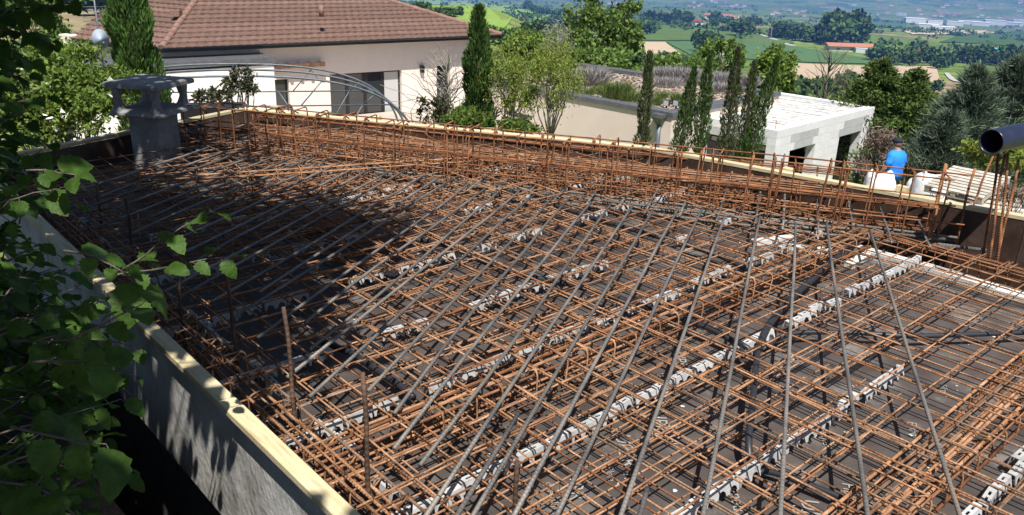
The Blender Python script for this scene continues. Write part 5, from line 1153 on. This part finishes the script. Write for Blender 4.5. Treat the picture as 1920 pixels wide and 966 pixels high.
def small_house(x, y, wpx, hpx, label, group, roof='farroof', wall='roofwhite', rot=None, flat=False, name='far_house', ratio=.6, rise=.35, parts=True):
    p = tpx(x, y, 60.); r = p.length; w = wpx*r/FPX; h = hpx*r/FPX; a = math.atan2(-p.x, p.y) if rot is None else rot; a += random.uniform(-.25, .25); dpt = w*ratio
    t = thing(name, label, 'building', p, group); hw, hd = w/2, dpt/2; rh = 0 if flat else w*rise*ratio*.5
    o = obj('wall', MB().prism([(-hw, -hd), (hw, -hd), (hw, hd), (-hw, hd)], -h*.6, h).mesh('wall'), wall, t, p); o.rotation_euler = (0, 0, a)
    e = .05*w
    if flat: m = MB().prism([(-hw-e*.2, -hd-e*.2), (hw+e*.2, -hd-e*.2), (hw+e*.2, hd+e*.2), (-hw-e*.2, hd+e*.2)], h, h*1.08).mesh('roof')
    else: m = MB().add([(-hw-e, -hd-e, h-.05*rh), (hw+e, -hd-e, h-.05*rh), (hw+e, hd+e, h-.05*rh), (-hw-e, hd+e, h-.05*rh), (-hw-e, 0, h+rh), (hw+e, 0, h+rh)], [(0, 1, 5, 4), (2, 3, 4, 5), (0, 4, 3), (1, 2, 5), (3, 2, 1, 0)]).mesh('roof')
    o = obj('roof', m, roof, t, p); o.rotation_euler = (0, 0, a)
    if hpx >= 7 and not flat:
        for k in range(3): q = obj('window', MB().box((-hw*.6+k*hw*.6, -hd-.02, h*.5), (w*.09, .06, h*.3)).mesh('window'), 'frame', t, p); q.rotation_euler = (0, 0, a)
    return t
for (x, y, w, h) in ((1262, 43, 22, 7), (1285, 45, 14, 6), (1336, 36, 26, 7), (1358, 37, 24, 7), (1374, 38, 12, 6), (1388, 36, 10, 6), (1280, 33, 18, 5)): small_house(x, y, w, h, 'terracotta roofed house of the hamlet above the green pasture', 'hamlet houses')
small_house(1300, 47, 32, 7, 'long hamlet barn with a dark red roof', None, 'redroof', ratio=.4)
small_house(1272, 44, 26, 7, 'grey roofed barn beside the red roofed hamlet barn', None, 'industrial', ratio=.5)
ft = small_house(1590, 96, 72, 9, 'long terracotta farm building with solar panels on its roof', None, rot=0.15, ratio=.35, name='farm_building')
small_house(1622, 99, 34, 7, 'low glasshouse shed beside the long farm building', None, 'polytunnel', 'polytunnel', flat=True)
p = tpx(1612, 88, 60); o = None
small_house(1718, 106, 16, 12, 'small farm house with a dark red roof among trees', None, 'redroof')
small_house(1885, 150, 22, 10, 'small orange roofed house below the pines', None)
small_house(1328+25, 105, 7, 5, 'tiny pale shed in the green crop field', None)
def tunnel(x, y, lpx, hpx, mt, label, group=None, a=.9):
    p = tpx(x, y, 60.); r = p.length; L = lpx*r/FPX; h = hpx*r/FPX; t = thing('polytunnel', label, 'polytunnel', p, group); rings = [[Vector((u, math.cos(q)*h*1.1, math.sin(q)*h-.2)) for q in np.linspace(0, math.pi, 12)] for u in np.linspace(-L/2, L/2, 7)]
    o = obj('film', MB().loft(rings).mesh('film', True), mt, t, p); o.rotation_euler = (0, 0, a)
    for u in np.linspace(-L/2, L/2, 5): o = obj('hoop', MB().tube([Vector((u, math.cos(q)*h*1.12, math.sin(q)*h*1.02-.2)) for q in np.linspace(0, math.pi, 10)], .06*h, 4).mesh('hoop'), 'industrial', t, p); o.rotation_euler = (0, 0, a)
tunnel(1797, 102, 42, 8, 'polytunnel', 'largest pale polytunnel beside the teal one'); tunnel(1832, 103, 24, 6, 'polytunnel', 'middle pale polytunnel in front of the teal one'); tunnel(1857, 105, 18, 5, 'polytunnel', 'small pale polytunnel at the end of the row'); tunnel(1850, 99, 44, 8, 'teal', 'teal covered polytunnel behind the pale ones', a=.05)
for (x, y, w, h) in ((1714, 44, 30, 8), (1740, 54, 30, 7), (1768, 56, 34, 5), (1752, 46, 22, 6), (1790, 48, 24, 6), (1815, 46, 30, 5), (1838, 49, 26, 6), (1864, 47, 30, 7), (1893, 48, 34, 5), (1915, 46, 22, 6), (1690, 30, 14, 4), (1728, 40, 16, 4)): small_house(x, y, w, h, 'white flat roofed industrial hall in the valley', 'industrial halls', 'industrial', 'industrial', flat=True)
for k in range(64):
    x, y = random.choice(((1290+random.random()*110, 3+random.random()*12), (1440+random.random()*70, 18+random.random()*14), (1590+random.random()*100, 8+random.random()*22), (1700+random.random()*120, 8+random.random()*26), (1820+random.random()*95, 5+random.random()*34), (1080+random.random()*120, 3+random.random()*14)))
    small_house(x, y, random.uniform(4, 8), random.uniform(2, 3.2), 'tiny pale house far out in the hazy valley', 'tiny far houses')
for k in range(2):
    p = tpx(1437+k*7, 80, 60.); r = p.length; h = 26*r/FPX; t = obj('utility_pole', MB().tube([(0, 0, -.5), (0, 0, h)], h*.018, 6).box((0, 0, h*.94), (h*.16, h*.02, h*.02)).mesh('utility_pole'), 'concrete', None, p, label='pale utility pole beside the lane below the hamlet', cat='pole', group='utility poles')
# ================================================================== HAZE
hm = bpy.data.materials.new('valley_haze'); hm.use_nodes = True; n = hm.node_tree.nodes; n.remove(n['Principled BSDF']); pv = n.new('ShaderNodeVolumePrincipled')
pv.inputs['Color'].default_value = (.15, .37, 1.0, 1); pv.inputs['Density'].default_value = 0.85e-4; pv.inputs['Anisotropy'].default_value = 0
hm.node_tree.links.new(pv.outputs[0], n['Material Output'].inputs['Volume'])
MB().prism([(-43000, -43000), (43000, -43000), (43000, 43000), (-43000, 43000)], -600, 330).build('haze', hm, kind='stuff', label='pale blue haze filling the valley air', cat='haze')
